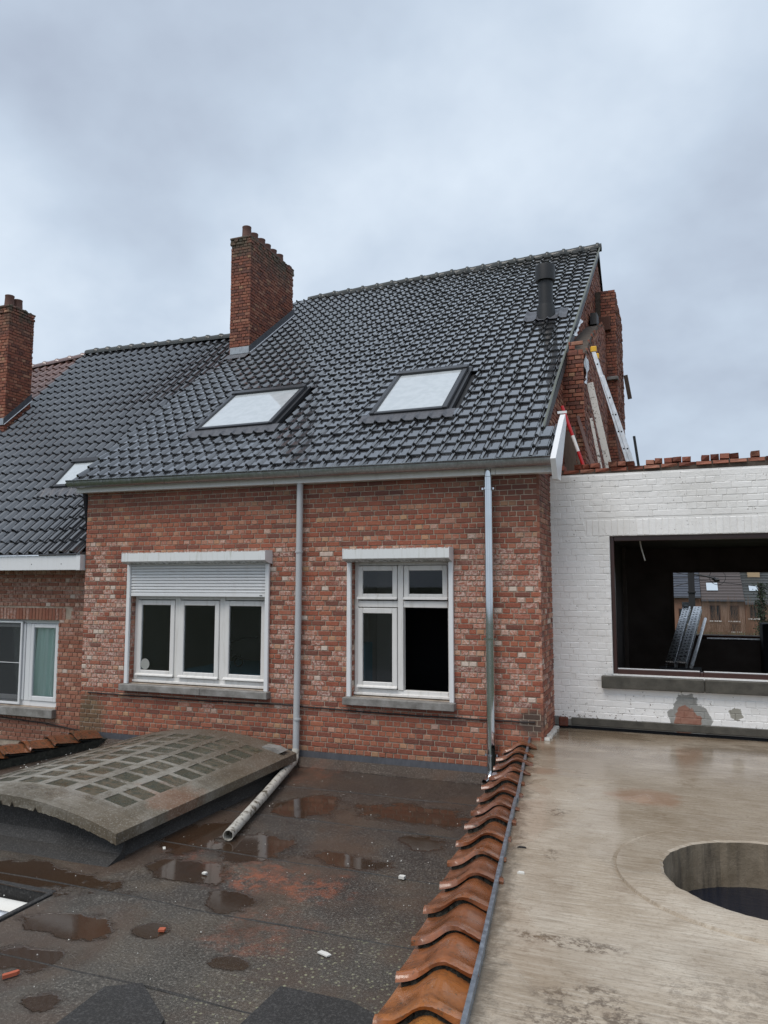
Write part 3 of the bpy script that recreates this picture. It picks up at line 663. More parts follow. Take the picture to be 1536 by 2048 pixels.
# vent pipe on the roof
vb = np.array(P(E0, VU, NU, VENT[0], VENT[1], .0))
vp = MB(); vp.tube([vb + (0, 0, z) for z in (-.25, .12, .14, .145, .62, .63, .632, .86, .9, .905)], [.150, .144, .144, .124, .122, .122, .168, .170, .166, .13], 28)
vt = vp.build('vent_pipe', 'vent_black', house, True)
MB().tube([vb + (0, -.01, z) for z in (-.22, .16, .20)], [.168, .152, .148], 28).build('collar', 'vent_black', vt, True)
fl = MB()
def fn(s_, t_):
    u = VENT[0] - .36 + .72 * s_; v = VENT[1] - .21 + .50 * t_; ph = (u + 6.76) / TW
    roll = max(0, math.cos((ph - math.floor(ph + .5)) * 2 * math.pi)) ** 3; q = (v + .02) / TL
    return P(E0, VU, NU, u, v, .042 + .030 * roll + .006 * math.sin(q * 6.28))
fl.grid(fn, 40, 16); fl.build('lead_flashing', 'lead_worn', vt, True)

# chimney on the party wall
def chimney(parent, x0, x1, y0, y1, zb, zt, mat, pots, zslope, flash):
    c = MB().box(x0 + .012, x1 - .012, y0 + .012, y1 - .012, zb, zt - .08).build('chimney', 'mortar_dark', parent)
    its = lay(frame_m((x0, y0, 0), XU, NF, ZU), 0, x1 - x0, zb, zt - .13, depth=.03, jit=.005)
    its += lay(frame_m((x1, y0, 0), (0, 1, 0), (1, 0, 0), ZU), 0, y1 - y0, zb, zt - .13, depth=.03, start=1, jit=.005)
    its += lay(frame_m((x0, y1, 0), (0, -1, 0), (-1, 0, 0), ZU), 0, y1 - y0, zb, zt - .13, depth=.03, start=1, jit=.005)
    scatter('brick', brick_protos(mat), its, c, mat, 300, 'bricks')
    its = []
    for (o_, u_, n_, ln) in (((x0 - .012, y0 - .012, 0), XU, NF, x1 - x0 + .024), ((x1 + .012, y0 - .012, 0), (0, 1, 0), (1, 0, 0), y1 - y0 + .024), ((x0 - .012, y1 + .012, 0), (0, -1, 0), (-1, 0, 0), y1 - y0 + .024)):
        its += lay(frame_m(o_, u_, n_, ZU), 0, ln, zt - .13, zt - .01, depth=.06, jit=.010)
    scatter('brick', brick_protos(mat, jag=2.2), its, c, mat, 300, 'bricks')
    cp = MB(); n_ = 14
    for i in range(n_):
        ya, yb = y0 - .03 + (y1 - y0 + .06) * i / n_, y0 - .03 + (y1 - y0 + .06) * (i + 1) / n_ - .004
        q = random.uniform(-.012, .012)
        cp.box(x0 - .015 + q, x1 + .015 + q, ya, yb, zt - .012 + random.uniform(-.006, .004), zt + .035 + random.uniform(-.015, .012), .008)
    cp.build('cap_slab', mat, c)
    for i in range(pots[0]):
        y = y0 + .20 + (y1 - y0 - .45) * i / max(1, pots[0] - 1); xc = (x0 + x1) / 2 + random.uniform(-.02, .02); h = .29 * (1 + .1 * (i == 0)); a = random.uniform(-.02, .02)
        b = MB(); b.tube([(xc + a * z, y, zt + z) for z in (-.05, 0, h * .5, h - .03, h - .02, h)], [.105, .104, .095, .089, .094, .093], 18, False, .016); b.build('chimney_pot', 'pot', c, True)
    if flash:
        zf, zs = flash
        b = MB(); b.box(x0 + .03, x1 + .02, y0 - .03, y0 - .002, zf, zf + .14, .003); b.build('front_flashing', 'lead_bright', c)
        b = MB(); s_ = zs
        b.add([(x1 + .008, y0 - .03, zf), (x1 + .008, y1, zf + (y1 - y0 + .03) * s_), (x1 + .008, y1, zf + .15 + (y1 - y0 + .03) * s_), (x1 + .008, y0 - .03, zf + .14),
               (x1 + .022, y0 - .03, zf), (x1 + .022, y1, zf + (y1 - y0 + .03) * s_), (x1 + .022, y1, zf + .15 + (y1 - y0 + .03) * s_), (x1 + .022, y0 - .03, zf + .14)],
              [(4, 5, 6, 7), (0, 4, 7, 3), (3, 7, 6, 2), (0, 1, 5, 4), (1, 2, 6, 5)]); b.build('side_flashing', 'lead', c)
        b = MB(); b.tube([(x1 + .03, y0 - .03, zf), (x1 + .03, y1, zf + (y1 - y0 + .03) * s_)], .010, 6); b.build('flashing_edge', 'aluminium', c)
    return c
t = NT('pot'); M['pot'] = t.set(t.mix(t.noise(9, 4), (.09, .045, .035), (.17, .085, .065)), .8)
ch = chimney(house, -6.76, -6.30, 3.90, 5.70, 5.9, 9.27, 'brick_chimney', (6,), 0, (6.86, math.tan(PITCH)))
b = MB(); b.grid(lambda s_, t_: P(E0, VU, NU, -6.78 + .50 * s_, 4.93 + .25 * t_, .04), 8, 2); b.build('apron_flashing', 'lead', ch, True)
b = MB(); b.grid(lambda s_, t_: P(E0, VU, NU, -6.30 + .09 * s_, 5.12 + 2.1 * t_, .038), 2, 8); b.build('side_gutter', 'lead', ch, True)
# left cheek that closes the raised roof above the neighbour
ck = MB(); ck.add([P(E0, VU, NU, -6.64, .15, -.02), P(E0, VU, NU, -6.64, 8.6, -.02), (-6.64, 7.0, 4.5), (-6.64, .05, 3.0), (-6.70, 0, 3.0), P(E0, VU, NU, -6.70, .15, -.02)], [(0, 1, 2, 3)])
ck.build('roof_cheek', 'lead', house)

# gable above the extension
GX = .08
GX_ = lambda y: -.075 + .0245 * (y - .8)
gab = MB(); ev = [(0.0, 2.9), (8.6, 2.9)]
yr, zr = rR[1], rR[2]
gp_ = [(.80, 3.4), (12.0, 3.4), (12.0, zr - 3.6), (yr + .1, zr - .16), (.80, 3.72 + (.80 + .22) * math.tan(PITCH) - .24)]
GSL = .0245
gab.prism(gp_, -.3, -.012, 'x'); gab.v = [(x + GX_(y), y, z) for x, y, z in gab.v]; gab = gab.build('gable_wall', 'mortar_dark', house)
topv = lambda y: 3.72 + (y + .22) * math.tan(PITCH) - .20
its = lay(frame_m((0, 0, 0), (0, 1, 0), (1, 0, 0), ZU), .3, .86, 3.64, 4.8, topf=lambda z: (max(.3, (z - 3.72 + .2) / math.tan(PITCH) - .22), .86))
MB().prism([(.3, 3.6), (.86, 3.6), (.86, 4.3), (.3, 3.85)], -.2, -.012, 'x').build('gable_foot', 'mortar_dark', house)
its += lay(frame_m((GX_(0), 0, 0), (.0245, 1, 0), (1, -.0245, 0), ZU), .80, 11.5, 3.45, 9.35, topf=lambda z: (max(.80, (z - 3.72 + .2) / math.tan(PITCH) - .22), yr + (zr - z) / .78 - .2), jit=.007)
scatter('brick', brick_protos('brick_gable', jag=1.6), its, gab, 'brick_gable', 120, 'bricks')
# chimney breast left standing against the gable, broken top
br_ = MB(); br_.prism([(2.52, 3.3), (6.88, 3.3), (6.88, 7.5), (6.2, 7.38), (5.05, 6.93), (3.62, 6.26), (3.0, 5.85), (2.52, 5.70)], -.05, .258, 'x')
br_ = br_.build('chimney_breast', 'mortar_dark', house)
bt = lambda y: np.interp(y, [2.5, 3.0, 3.62, 5.05, 6.2, 6.9], [5.72, 5.9, 6.3, 6.97, 7.42, 7.55])
its = [q for q in lay(frame_m((.27, 2.5, 0), (0, 1, 0), (1, 0, 0), ZU), 0, 4.4, 3.5, 7.6, jit=.006) if q[1][2, 3] + .05 < bt(q[1][1, 3]) + random.uniform(-.12, .02)]
its += lay(frame_m((-.04, 2.5, 0), XU, NF, ZU), 0, .31, 3.5, 5.72, jit=.004, start=1)
its += [q for q in lay(frame_m((GX, 2.5, 0), XU, NF, ZU), -.02, .19, 5.72, 5.9, jit=.01) if random.random() > .35]
scatter('brick', brick_protos('brick_gable', True, 1.8), its, br_, 'brick_gable', 120, 'bricks')
pl_ = MB().box(GX, .458, 6.912, 9.1, 3.3, 8.30).build('gable_pier', 'mortar_dark', house)
its = lay(frame_m((GX + .1, 6.9, 0), XU, NF, ZU), 0, .29, 3.5, 8.34) + lay(frame_m((.47, 6.9, 0), (0, 1, 0), (1, 0, 0), ZU), 0, 2.2, 3.5, 8.34, jit=.012)
scatter('brick', brick_protos('brick_gable', True, 1.6), its, pl_, 'brick_gable', 60, 'bricks')
b = MB(); b.box(.14, .37, 6.80, 6.895, 7.44, 7.73, .01); b.build('soot_box', 'rust', house)
b = MB(); b.box(.27, .49, 6.82, 6.96, 6.41, 6.48, .01); b.build('stone_ledge', 'stone_sill', house)
# torn flue membrane and hole in the gable
b = MB()
def fn(s_, t_): return (.06 + .02 * math.sin(9 * s_ + 5 * t_) + .012 * math.sin(23 * t_), 3.1 + .4 * s_ + 1.0 * t_, 6.2 + .6 * t_ + .1 * s_)
b.grid(fn, 8, 14); fm = b.build('torn_foil', 'aluminium', house, True)
b = MB()
def fn(s_, t_): return (.290 + .018 * math.sin(7 * s_ + 9 * t_), 2.56 + .5 * s_ * t_, 5.35 + .42 * t_ - .1 * s_)
b.grid(fn, 8, 14); b.build('torn_foil', 'aluminium', house, True)
b = MB(); b.prism([(2.75, 5.72), (3.5, 5.85), (3.6, 6.3), (3.1, 6.0)], .0, .03, 'x'); b.build('gable_hole', 'interior_black', house)
b = MB(); b.prism([(5.7, 7.22), (6.3, 7.30), (6.2, 7.52), (5.75, 7.46)], .08, .20, 'x'); b.build('loose_felt', 'vent_black', house)

# ------------------------------------------------------------------ windows of the main house
def interior(parent, x0, x1, z0, z1, y0, y1, mat):
    b = MB(); vs = [(x, y, z) for x in (x0, x1) for y in (y0, y1) for z in (z0, z1)]
    b.add(vs, [(0, 2, 3, 1), (4, 5, 7, 6), (0, 4, 6, 2), (1, 3, 7, 5), (2, 6, 7, 3)]); return b.build('interior_room', mat, parent)
def sash(parent, x0, x1, z0, z1, y, wd=.062, drip=True, glassm='window_glass', mat='white_paint'):
    b = MB(); b.box(x0, x0 + wd, y, y + .05, z0, z1, .006); b.box(x1 - wd, x1, y, y + .05, z0, z1, .006)
    b.box(x0 + wd + .0005, x1 - wd - .0005, y + .001, y + .049, z0, z0 + wd + .01, .006); b.box(x0 + wd + .0005, x1 - wd - .0005, y + .001, y + .049, z1 - wd, z1, .006)
    if drip: b.prism([(y - .028, z0 + .004), (y - .001, z0 + .004), (y - .001, z0 + .036), (y - .026, z0 + .018)], x0 - .003, x1 + .003, 'x')
    s_ = b.build('sash', mat, parent)
    p = MB(); p.box(x0 + wd - .006, x1 - wd + .006, y + .022, y + .028, z0 + wd, z1 - wd + .006); p.build('pane', glassm, s_); return s_
def bars(name, lst, parent, mat, c=.005):
    b = MB()
    for q in lst: b.box(*q, c)
    return b.build(name, mat, parent)
def shutter_box(parent, x0, x1):
    b = MB(); b.prism([(-.165, 2.742), (-.19, 2.738), (-.19, 2.618), (-.165, 2.606), (-.06, 2.578), (-.002, 2.578), (-.002, 2.745)], x0, x1, 'x'); b.build('shutter_box', 'shutter_box_dirty', parent)
    c = MB()
    for a in (x0 - .007, x1): c.prism([(-.17, 2.746), (-.194, 2.740), (-.194, 2.616), (-.167, 2.602), (-.06, 2.574), (-.002, 2.574), (-.002, 2.749)], a, a + .007, 'x')
    c.build('end_cap', 'white_plastic', parent)
# left window
x0, x1 = -5.75, -3.56
wl = bars('window', [(x0, x0 + .055, .09, .16, .975, 2.61), (x1 - .055, x1, .09, .16, .975, 2.61), (x0 + .056, x1 - .056, .088, .16, .955, 1.02), (x0 + .056, x1 - .056, .09, .16, 2.55, 2.61)] + [(m - .042, m + .042, .085, .16, 1.021, 2.549) for m in (-5.02, -4.295)] + [(x0 - .02, x1 + .01, .055, .10, .942, .974)], house, 'white_paint')
wl['label'] = 'triple white window with roller shutter partly lowered'
for a, b_ in ((-5.69, -5.065), (-4.975, -4.34), (-4.25, -3.62)): sash(wl, a, b_, 1.03, 2.08, .07, .068)
bars('top_rail', [(x0 + .056, -5.065, .088, .15, 2.09, 2.20), (-4.975, -4.34, .088, .15, 2.09, 2.20), (-4.25, x1 - .056, .088, .15, 2.09, 2.20)], wl, 'white_paint')
bars('shutter_guide', [(-5.805, -5.748, -.045, -.004, .925, 2.575)], wl, 'white_plastic'); bars('shutter_guide', [(-3.572, -3.515, -.045, -.004, .925, 2.575)], wl, 'white_plastic')
shutter_box(wl, -5.775, -3.495)
for k in range(10):
    z = 2.185 + k * .0415
    b = MB(); b.prism([(-.006, z), (-.018, z + .006), (-.022, z + .018), (-.018, z + .031), (-.006, z + .038), (.004, z + .038), (.004, z)], -5.746, -3.574, 'x'); b.build('shutter_slat', 'white_plastic', wl)
bars('shutter_end_bar', [(-5.746, -3.574, -.024, .004, 2.135, 2.183)], wl, 'white_plastic'); bars('shutter_grip', [(-3.66, -3.62, -.028, -.0245, 2.150, 2.160)], wl, 'black_iron', .001)
b = MB(); b.box(-5.84, -4.5, -.11, .085, .835, .925, .006); b.box(-4.498, -3.49, -.11, .085, .835, .925, .006); b.build('sill', 'stone_sill', wl)
b = MB(); b.tube([(-5.55, .084, 1.19), (-5.55, .0865, 1.19)], .075, 28); b.build('round_sticker', 'sticker_grey', wl)
interior(wl, -6.2, -3.1, .6, 2.7, .16, 3.3, 'interior_grey')
bed = bars('bed', [(-5.4, -3.2, .5, 2.2, .75, 1.06)], wl, 'interior_blue', .03)
b = MB(); b.tube([(-4.72, .6, .7), (-4.72, .6, 1.52)], .022, 10); b.tube([(-4.72, .6, 1.52), (-4.72, .6, 1.55), (-4.72, .6, 1.58)], [.022, .034, .008], 10)
def spiral(cx, cz_, r0, turns, flip): return [(cx + flip * r0 * (1 - k / 40 * .75) * math.cos(k / 40 * turns * 6.28), .6, cz_ + r0 * (1 - k / 40 * .75) * math.sin(k / 40 * turns * 6.28)) for k in range(36)]
for cx, cz_, r_, tn, fl_ in ((-4.56, 1.32, .10, 1.6, 1), (-4.56, 1.14, .085, 1.5, -1), (-4.36, 1.22, .10, 1.6, -1)): b.tube(spiral(cx, cz_, r_, tn, fl_), .010, 6)
b.tube([(-4.70, .6, 1.42), (-4.55, .6, 1.47), (-4.3, .6, 1.54), (-4.05, .6, 1.56)], .012, 6); b.build('bed_head', 'black_iron', wl, True)
# right window, lower right light standing open
x0, x1 = -2.35, -1.08
wr = bars('window', [(x0, x0 + .05, .09, .16, .975, 2.61), (x1 - .05, x1, .09, .16, .975, 2.61), (x0 + .051, x1 - .051, .085, .16, .955, 1.02), (x0 + .051, x1 - .051, .09, .16, 2.54, 2.61), (-1.765, -1.695, .07, .16, 1.021, 2.539), (x0 + .051, -1.766, .08, .16, 2.02, 2.10), (-1.694, x1 - .051, .08, .16, 2.02, 2.10), (x0 - .02, x1 + .01, .055, .10, .942, .974)], house, 'white_paint')
wr['label'] = 'white cross window whose lower right light stands open'
sash(wr, -2.30, -1.775, 2.115, 2.535, .07); sash(wr, -1.685, -1.13, 2.115, 2.535, .07); sash(wr, -2.30, -1.775, 1.03, 2.01, .07, .066)
bars('shutter_guide', [(-2.402, -2.348, -.045, -.004, .925, 2.575)], wr, 'white_plastic'); bars('shutter_guide', [(-1.082, -1.028, -.045, -.004, .925, 2.575)], wr, 'white_plastic')
shutter_box(wr, -2.39, -1.035)
bars('sill', [(-2.43, -1.01, -.11, .085, .835, .925)], wr, 'stone_sill', .006)
interior(wr, -2.9, -.4, .5, 2.8, .16, 2.6, 'interior_black')
bars('wardrobe', [(-2.88, -2.62, 1.2, 1.9, .6, 2.6), (-2.619, -2.36, 1.5, 1.9, .6, 2.6)], wr, 'interior_grey', .01); bars('blue_chest', [(-2.88, -2.55, .9, 1.19, .6, 1.5)], wr, 'interior_blue', .01)

# downpipes, cable, flashing
dp = MB(); dp.tube([(-3.055, -.075, 3.66), (-3.06, -.075, 2.0), (-3.075, -.075, .16), (-3.075, -.078, .12)], .041, 18, False, .003); dp = dp.build('downpipe', 'pipe_grey', house, True)
dp['label'] = 'grey painted downpipe between the two windows'
for z in (2.72, .62): MB().tube([(-3.06, -.075, z - .012), (-3.06, -.075, z + .012)], .049, 18).build('pipe_clamp', 'pipe_grey', dp, True)
MB().tube([(-3.075, -.075, .25), (-3.072, -.10, .17), (-3.035, -.18, .145), (-2.99, -.30, .14)], [.046, .048, .048, .046], 18).build('elbow', 'pipe_dirty', dp, True)
pe = MB(); pe.tube([(-2.995, -.28, .15), (-2.65, -1.5, .135), (-2.30, -2.80, .115)], [.048, .047, .047], 22, False, .005)
pe = pe.build('discharge_pipe', 'pipe_dirty', dp, True); pe['label'] = 'weathered plastic pipe lying slanted over the bitumen with open end'
dr = MB(); dr.tube([(-.571, -.095, 3.70), (-.572, -.095, 3.56), (-.572, -.095, 3.555), (-.575, -.095, 1.9), (-.575, -.095, 1.85), (-.578, -.095, .22), (-.582, -.11, .15), (-.60, -.155, .105), (-.625, -.20, .085)], [.046, .047, .051, .051, .053, .051, .052, .053, .052], 24, False, .003)
dr = dr.build('downpipe', 'zinc_new', house, True); dr['label'] = 'shiny new galvanised downpipe near the right corner'
for z in (3.42, 1.68, .38):
    b = MB(); b.tube([(-.575, -.095, z - .012), (-.575, -.095, z + .012)], .057, 20); b.box(-.652, -.618, -.10, -.088, z - .012, z + .012); b.box(-.532, -.505, -.10, -.088, z - .012, z + .012); b.build('pipe_clamp', 'zinc_new', dr, True)
xs = np.linspace(-6.45, -.09, 44)
MB().tube([(x, -.014, np.interp(x, [-6.5, -5.8, -4.5, -3.4, -3.0, -2.3, -1.3, -.6, -.09], [.765, .762, .755, .775, .768, .752, .748, .752, .758]) + random.uniform(-.004, .004)) for x in xs], .0095, 8).build('wall_cable', 'cable_black', house, True)
b = MB()
for i, xa in enumerate(np.arange(-6.6, -.2, 1.6)):
    xb = min(xa + 1.61, -.16); zo = random.uniform(-.004, .004)
    b.prism([(-.004, .225 + zo), (-.012, .228 + zo), (-.018 - .002 * i, .10), (-.05, .066), (-.004, .066)], xa, xb, 'x')
b.build('lead_upstand', 'lead', house)
b = MB()
for i in range(26):
    y = .02 + i * .031; b.box(.0, .045 + random.uniform(-.015, .02), y, y + .03, .562, .575 + random.uniform(0, .02), 0)
b.build('torn_sealing_strip', 'debris_white', house)

# ------------------------------------------------------------------ neighbour house
nb = thing('neighbour_house', 'brick house on the left with dark wavy tiled roof and lower white eave', 'house', (-9, 4, GZ))
NY = .35; NW = [(-9.7, -7.40, .42, 1.745)]
nc = wall_core(MB(), -11.3, -6.6, GZ, 2.7, NY + .012, NY + .3, NW).build('front_wall', 'mortar', nb)
its = lay(frame_m((0, NY, 0), XU, NF, ZU), -9.6, -6.61, -.1, 2.66, [(-9.7, -7.40, .30, 1.94)] + [(-7.40, -7.16, 1.745, 1.94)], start=0, tone=True)
for k in range(35):                                               # soldier course over the window
    x = -9.6 + k * .0665
    if x > -7.2: break
    mt = np.eye(4); mt[:3, 0] = np.array([0, 0, 1]) * .182; mt[:3, 1] = [0, .03, 0]; mt[:3, 2] = np.array([-1, 0, 0]) * .056; mt[:3, 3] = (x + .06, NY + random.uniform(-.002, .002), 1.752)
    its.append((random.randrange(5), mt, random.uniform(.35, .6)))
scatter('brick', brick_protos('brick_neighbour'), its, nc, 'brick_neighbour', 300, 'bricks')
MB().box(-11.3, -6.62, NY + 2.3, 8.4, GZ, 2.6).build('house_body', 'interior_black', nb)
PN = R(45); EN = np.array([0, -.05, 2.745]); VN = np.array([0, math.cos(PN), math.sin(PN)]); NN = np.array([0, -math.sin(PN), math.cos(PN)])
nrv = lambda u: 6.75 + (-7.2 - u) * .055
dk = MB(); q = [P(EN, VN, NN, -11.3, .05, -.03), P(EN, VN, NN, -6.62, .05, -.03), P(EN, VN, NN, -6.62, 6.7, -.03), P(EN, VN, NN, -11.3, 6.95, -.03)]
dk.add(q, [(0, 1, 2, 3)]); dk.add([q[2], q[3], (-11.3, 10, 2.6), (-6.62, 10, 2.6)], [(0, 1, 2, 3)]); dk = dk.build('roof', 'vent_black', nb)
tps = [tile_proto('roof_tile', 'tile_slate', [(u, h + random.uniform(-.001, .001)) for u, h in prof_s], .272 * 1.2, .036, .022, 1.05) for _ in range(3)]
NSK = (-8.38, -7.30, 1.60, 2.35)
its = tile_items(EN, VN, NN, -11.28, 24, .196, .272, -.02, nrv, [(NSK[0] - .05, NSK[1] + .05, NSK[2] - .02, NSK[3] + .03), (-6.79, -6.2, 5.4, 7.5)])
scatter('roof_tile', tps, its, dk, 'tile_slate', 300, 'roof_tiles')
ridge_tiles(dk, P(EN, VN, NN, -6.75, nrv(-6.75), .02), P(EN, VN, NN, -11.3, nrv(-11.3), .02), 13, .095, 'tile_ridge')
roof_window(nb, EN, VN, NN, *NSK, h=.1)
b = MB(); b.box(-11.3, -6.70, -.075, -.055, 2.51, 2.725, .004); b.box(-6.699, -6.62, -.085, .34, 2.505, 2.735, .004); b.box(-11.3, -6.70, -.053, NY + .01, 2.515, 2.53); fb = b.build('fascia_board', 'white_plastic', nb)
b = MB()
for x in (-7.55, -6.98, -8.3): b.tube([(x, -.078, 2.60), (x, -.074, 2.60)], .007, 8)
b.build('screw_head', 'black_iron', fb)
b = MB(); b.prism([(-.10, 2.735), (-.10, 2.748), (.10, 2.80), (.10, 2.76)], -11.3, -6.615, 'x'); b.build('eave_drip', 'lead', nb)
nw = bars('window', [(-9.7, -9.64, NY + .09, NY + .16, .42, 1.745), (-7.455, -7.40, NY + .09, NY + .16, .42, 1.745), (-9.639, -7.456, NY + .088, NY + .16, .42, .50), (-9.639, -7.456, NY + .09, NY + .16, 1.69, 1.745), (-8.12, -8.03, NY + .08, NY + .16, .501, 1.689)], nb, 'white_plastic')
sash(nw, -8.02, -7.465, .505, 1.685, NY + .07, .06, False, mat='white_plastic'); sash(nw, -9.6, -8.13, .505, 1.685, NY + .07, .06, False, mat='white_plastic')
bars('insect_screen', [(-9.0, -8.20, NY + .045, NY + .048, .46, 1.70)], nw, 'screen_mesh', 0); bars('screen_frame', [(-8.20, -8.165, NY + .035, NY + .055, .44, 1.72), (-9.0, -8.201, NY + .035, NY + .055, .44, .475), (-9.0, -8.201, NY + .035, NY + .055, 1.695, 1.72), (-9.0, -8.201, NY + .037, NY + .044, 1.07, 1.08)], nw, 'white_plastic', .002)
bars('sill', [(-9.7, -7.38, NY - .09, NY + .085, .29, .415)], nw, 'stone_sill', .006)
def drape(x0, x1, y, z0, z1, n, lean):
    b = MB()
    def fn(s_, t_):
        x = x0 + (x1 - x0) * s_ + lean * (1 - t_) * (1 - s_); return (x, y + .03 * math.sin(s_ * n + .6 * math.sin(3 * t_)) + .012 * math.sin(s_ * n * 2.3 + 1 + t_), z0 + (z1 - z0) * t_)
    b.grid(fn, 70, 8); return b
drape(-8.02, -7.40, NY + .17, .40, 1.75, 26, -.12).build('curtain', 'curtain', nw, True); drape(-9.6, -8.1, NY + .17, .40, 1.75, 40, 0).build('curtain', 'curtain_grey', nw, True)
interior(nw, -9.9, -7.0, .1, 2.2, NY + .31, NY + 2.2, 'interior_grey')
MB().tube([(x, NY - .014, np.interp(x, [-9, -7.6, -7.2, -6.6], [.26, .20, .17, .10]) + random.uniform(-.003, .003)) for x in np.linspace(-9, -6.62, 20)], .009, 8).build('wall_cable', 'cable_black', nb, True)
chimney(nb, -11.66, -11.2, 2.55, 3.20, 5.2, 8.02, 'brick_chimney_far', (2,), 0, (5.52, .95))

# third house, only its roof corner shows
th = thing('red_tiled_house', 'farthest left house, weathered red tiled roof corner behind the left chimney', 'house', (-14, 5, GZ))
MB().box(-16.5, -11.32, .5, 8.0, GZ, 2.6).build('house_body', 'brick_far', th)
trv = lambda u: 6.86 - (-11.3 - u) * .18
dk = MB(); q = [P(EN, VN, NN, -16.5, .0, -.08), P(EN, VN, NN, -11.32, .0, -.08), P(EN, VN, NN, -11.32, 6.85, -.08), P(EN, VN, NN, -16.5, 5.9, -.08)]
dk.add(q, [(0, 1, 2, 3)]); dk.add([q[2], q[3], (-16.5, 9.4, 2.6), (-11.32, 10, 2.6)], [(0, 1, 2, 3)]); dk = dk.build('roof', 'tile_red', th)
tpr = [tile_proto('roof_tile', 'tile_red', prof_s, .272 * 1.2, .036, .022, 1.05)]
its = tile_items(EN - NN * .04, VN, NN, -13.66, 12, .196, .272, 2.6, trv, [], np_=1)
scatter('roof_tile', tpr, its, dk, 'tile_red', 300, 'roof_tiles')
ridge_tiles(dk, P(EN, VN, NN, -11.3, trv(-11.3), .0), P(EN, VN, NN, -14.0, trv(-14.0), .0), 8, .085, 'tile_red')

# ------------------------------------------------------------------ white brick extension
ex = thing('white_brick_extension', 'white painted brick extension with a large empty window opening', 'building', (2.2, 3, GZ))
WY = .83; OP = (.70, 3.70, 1.235, 2.89)
wc = MB(); wall_core(wc, -.01, 4.6, .60, 3.66, WY + .0055, WY + .30, [OP]); wc = wc.build('front_wall', 'painted_brick', ex)
its = []
hol = [(OP[0], OP[1], OP[2] - .18, OP[3] + .0)]
lin = (.42, 4.1, OP[3], OP[3] + .20)
its = lay(frame_m((0, WY, 0), XU, NF, ZU), -.02, 4.5, .70, 3.68, hol + [lin], course=.0755, L=.215, joint=.0045, depth=.02, jit=.0025)
for k in range(50):
    x = .43 + k * .0735
    if x > 4.0: break
    mt = np.eye(4); mt[:3, 0] = np.array([0, 0, 1]) * .192; mt[:3, 1] = [0, .025, 0]; mt[:3, 2] = np.array([-1, 0, 0]) * .067; mt[:3, 3] = (x + .068, WY + random.uniform(-.002, .002), OP[3] + .004)
    its.append((random.randrange(5), mt, random.random()))
scatter('brick', brick_protos('painted_brick', jag=1.6), its, wc, 'painted_brick', 300, 'bricks')
# broken red courses on top
its = []
tb = brick_protos('red_brick_top', True, 2.0)
x = -.02
while x < 4.4:
    ln = random.uniform(.17, .20); mt = np.eye(4); mt[:3, 0] = [ln, 0, 0]; mt[:3, 1] = [0, .27, 0]; mt[:3, 2] = [0, 0, .048]; mt[:3, 3] = (x, WY + .005, 3.668 + .022 * x)
    its.append((random.randrange(5), mt, random.random())); x += ln + .008
x = .0
gaps = [(.20, .25), (.62, .69), (1.08, 1.16), (1.70, 1.78), (2.22, 2.28), (2.42, 2.50)]
while x < 4.4:
    ln = random.uniform(.085, .115)
    if not any(a < x + ln * .6 < b for a, b in gaps):
        a = random.uniform(-.06, .06); mt = np.eye(4); mt[:3, 0] = [ln * math.cos(a), ln * math.sin(a), 0]; mt[:3, 1] = [-.2 * math.sin(a), .2 * math.cos(a), 0]; mt[:3, 2] = [random.uniform(-.004, .004), 0, random.uniform(.055, .068)]
        mt[:3, 3] = (x, WY + .02 + random.uniform(-.012, .02), 3.722 + .022 * x + random.uniform(0, .006)); its.append((5 + random.randrange(5), mt, random.random()))
    x += ln + random.choice((.004, .006, .008, .02))
scatter('brick', tb, its, wc, 'red_brick_top')
b = MB(); b.prism([(-.01, 3.655), (4.45, 3.655), (4.45, 3.808), (-.01, 3.712)], WY + .02, WY + .26, 'y'); b.build('bedding_mortar', 'mortar_dark', ex)
MB().box(.09, 4.6, WY + .31, 6.0, 3.30, 3.56).build('roof_slab', 'bitumen', ex)
b = MB(); b.box(.20, 4.6, WY - .012, WY + .2, .612, .70, .006); b.build('base_lintel', 'stone_dark', ex)
b = MB(); b.box(-.005, 4.6, WY + .06, WY + .25, .40, .611); b.build('base_recess', 'interior_black', ex)
b = MB(); b.box(.05, .16, WY - .02, WY + .1, .59, .70, .012); b.build('broken_brick', 'red_brick_top', ex)
# opening: brown frame, stone sill
of = bars('window_frame', [(OP[0], OP[0] + .045, WY + .06, WY + .15, OP[2], OP[3]), (OP[1] - .045, OP[1], WY + .06, WY + .15, OP[2], OP[3]), (OP[0] + .046, 1.665, WY + .05, WY + .15, OP[2] - .01, OP[2] + .055), (1.70, OP[1] - .046, WY + .05, WY + .15, OP[2] - .01, OP[2] + .055), (OP[0] + .046, OP[1] - .046, WY + .06, WY + .15, OP[3] - .06, OP[3]), (1.6655, 1.6995, WY + .055, WY + .15, OP[2] - .01, OP[2] + .05)], ex, 'frame_brown', .004)
bars('highlight_strip', [(OP[0] + .05, 1.66, WY + .075, WY + .11, OP[2] + .056, OP[2] + .066), (1.705, OP[1] - .05, WY + .075, WY + .11, OP[2] + .056, OP[2] + .066)], of, 'white_plastic', .001)  # white strips added to imitate the wet highlight along the bottom rail
bars('sill', [(.57, 1.70, WY - .085, WY + .05, 1.075, 1.22)], of, 'stone_dark', .008); bars('sill', [(1.704, 3.8, WY - .085, WY + .05, 1.075, 1.22)], of, 'stone_dark', .008)
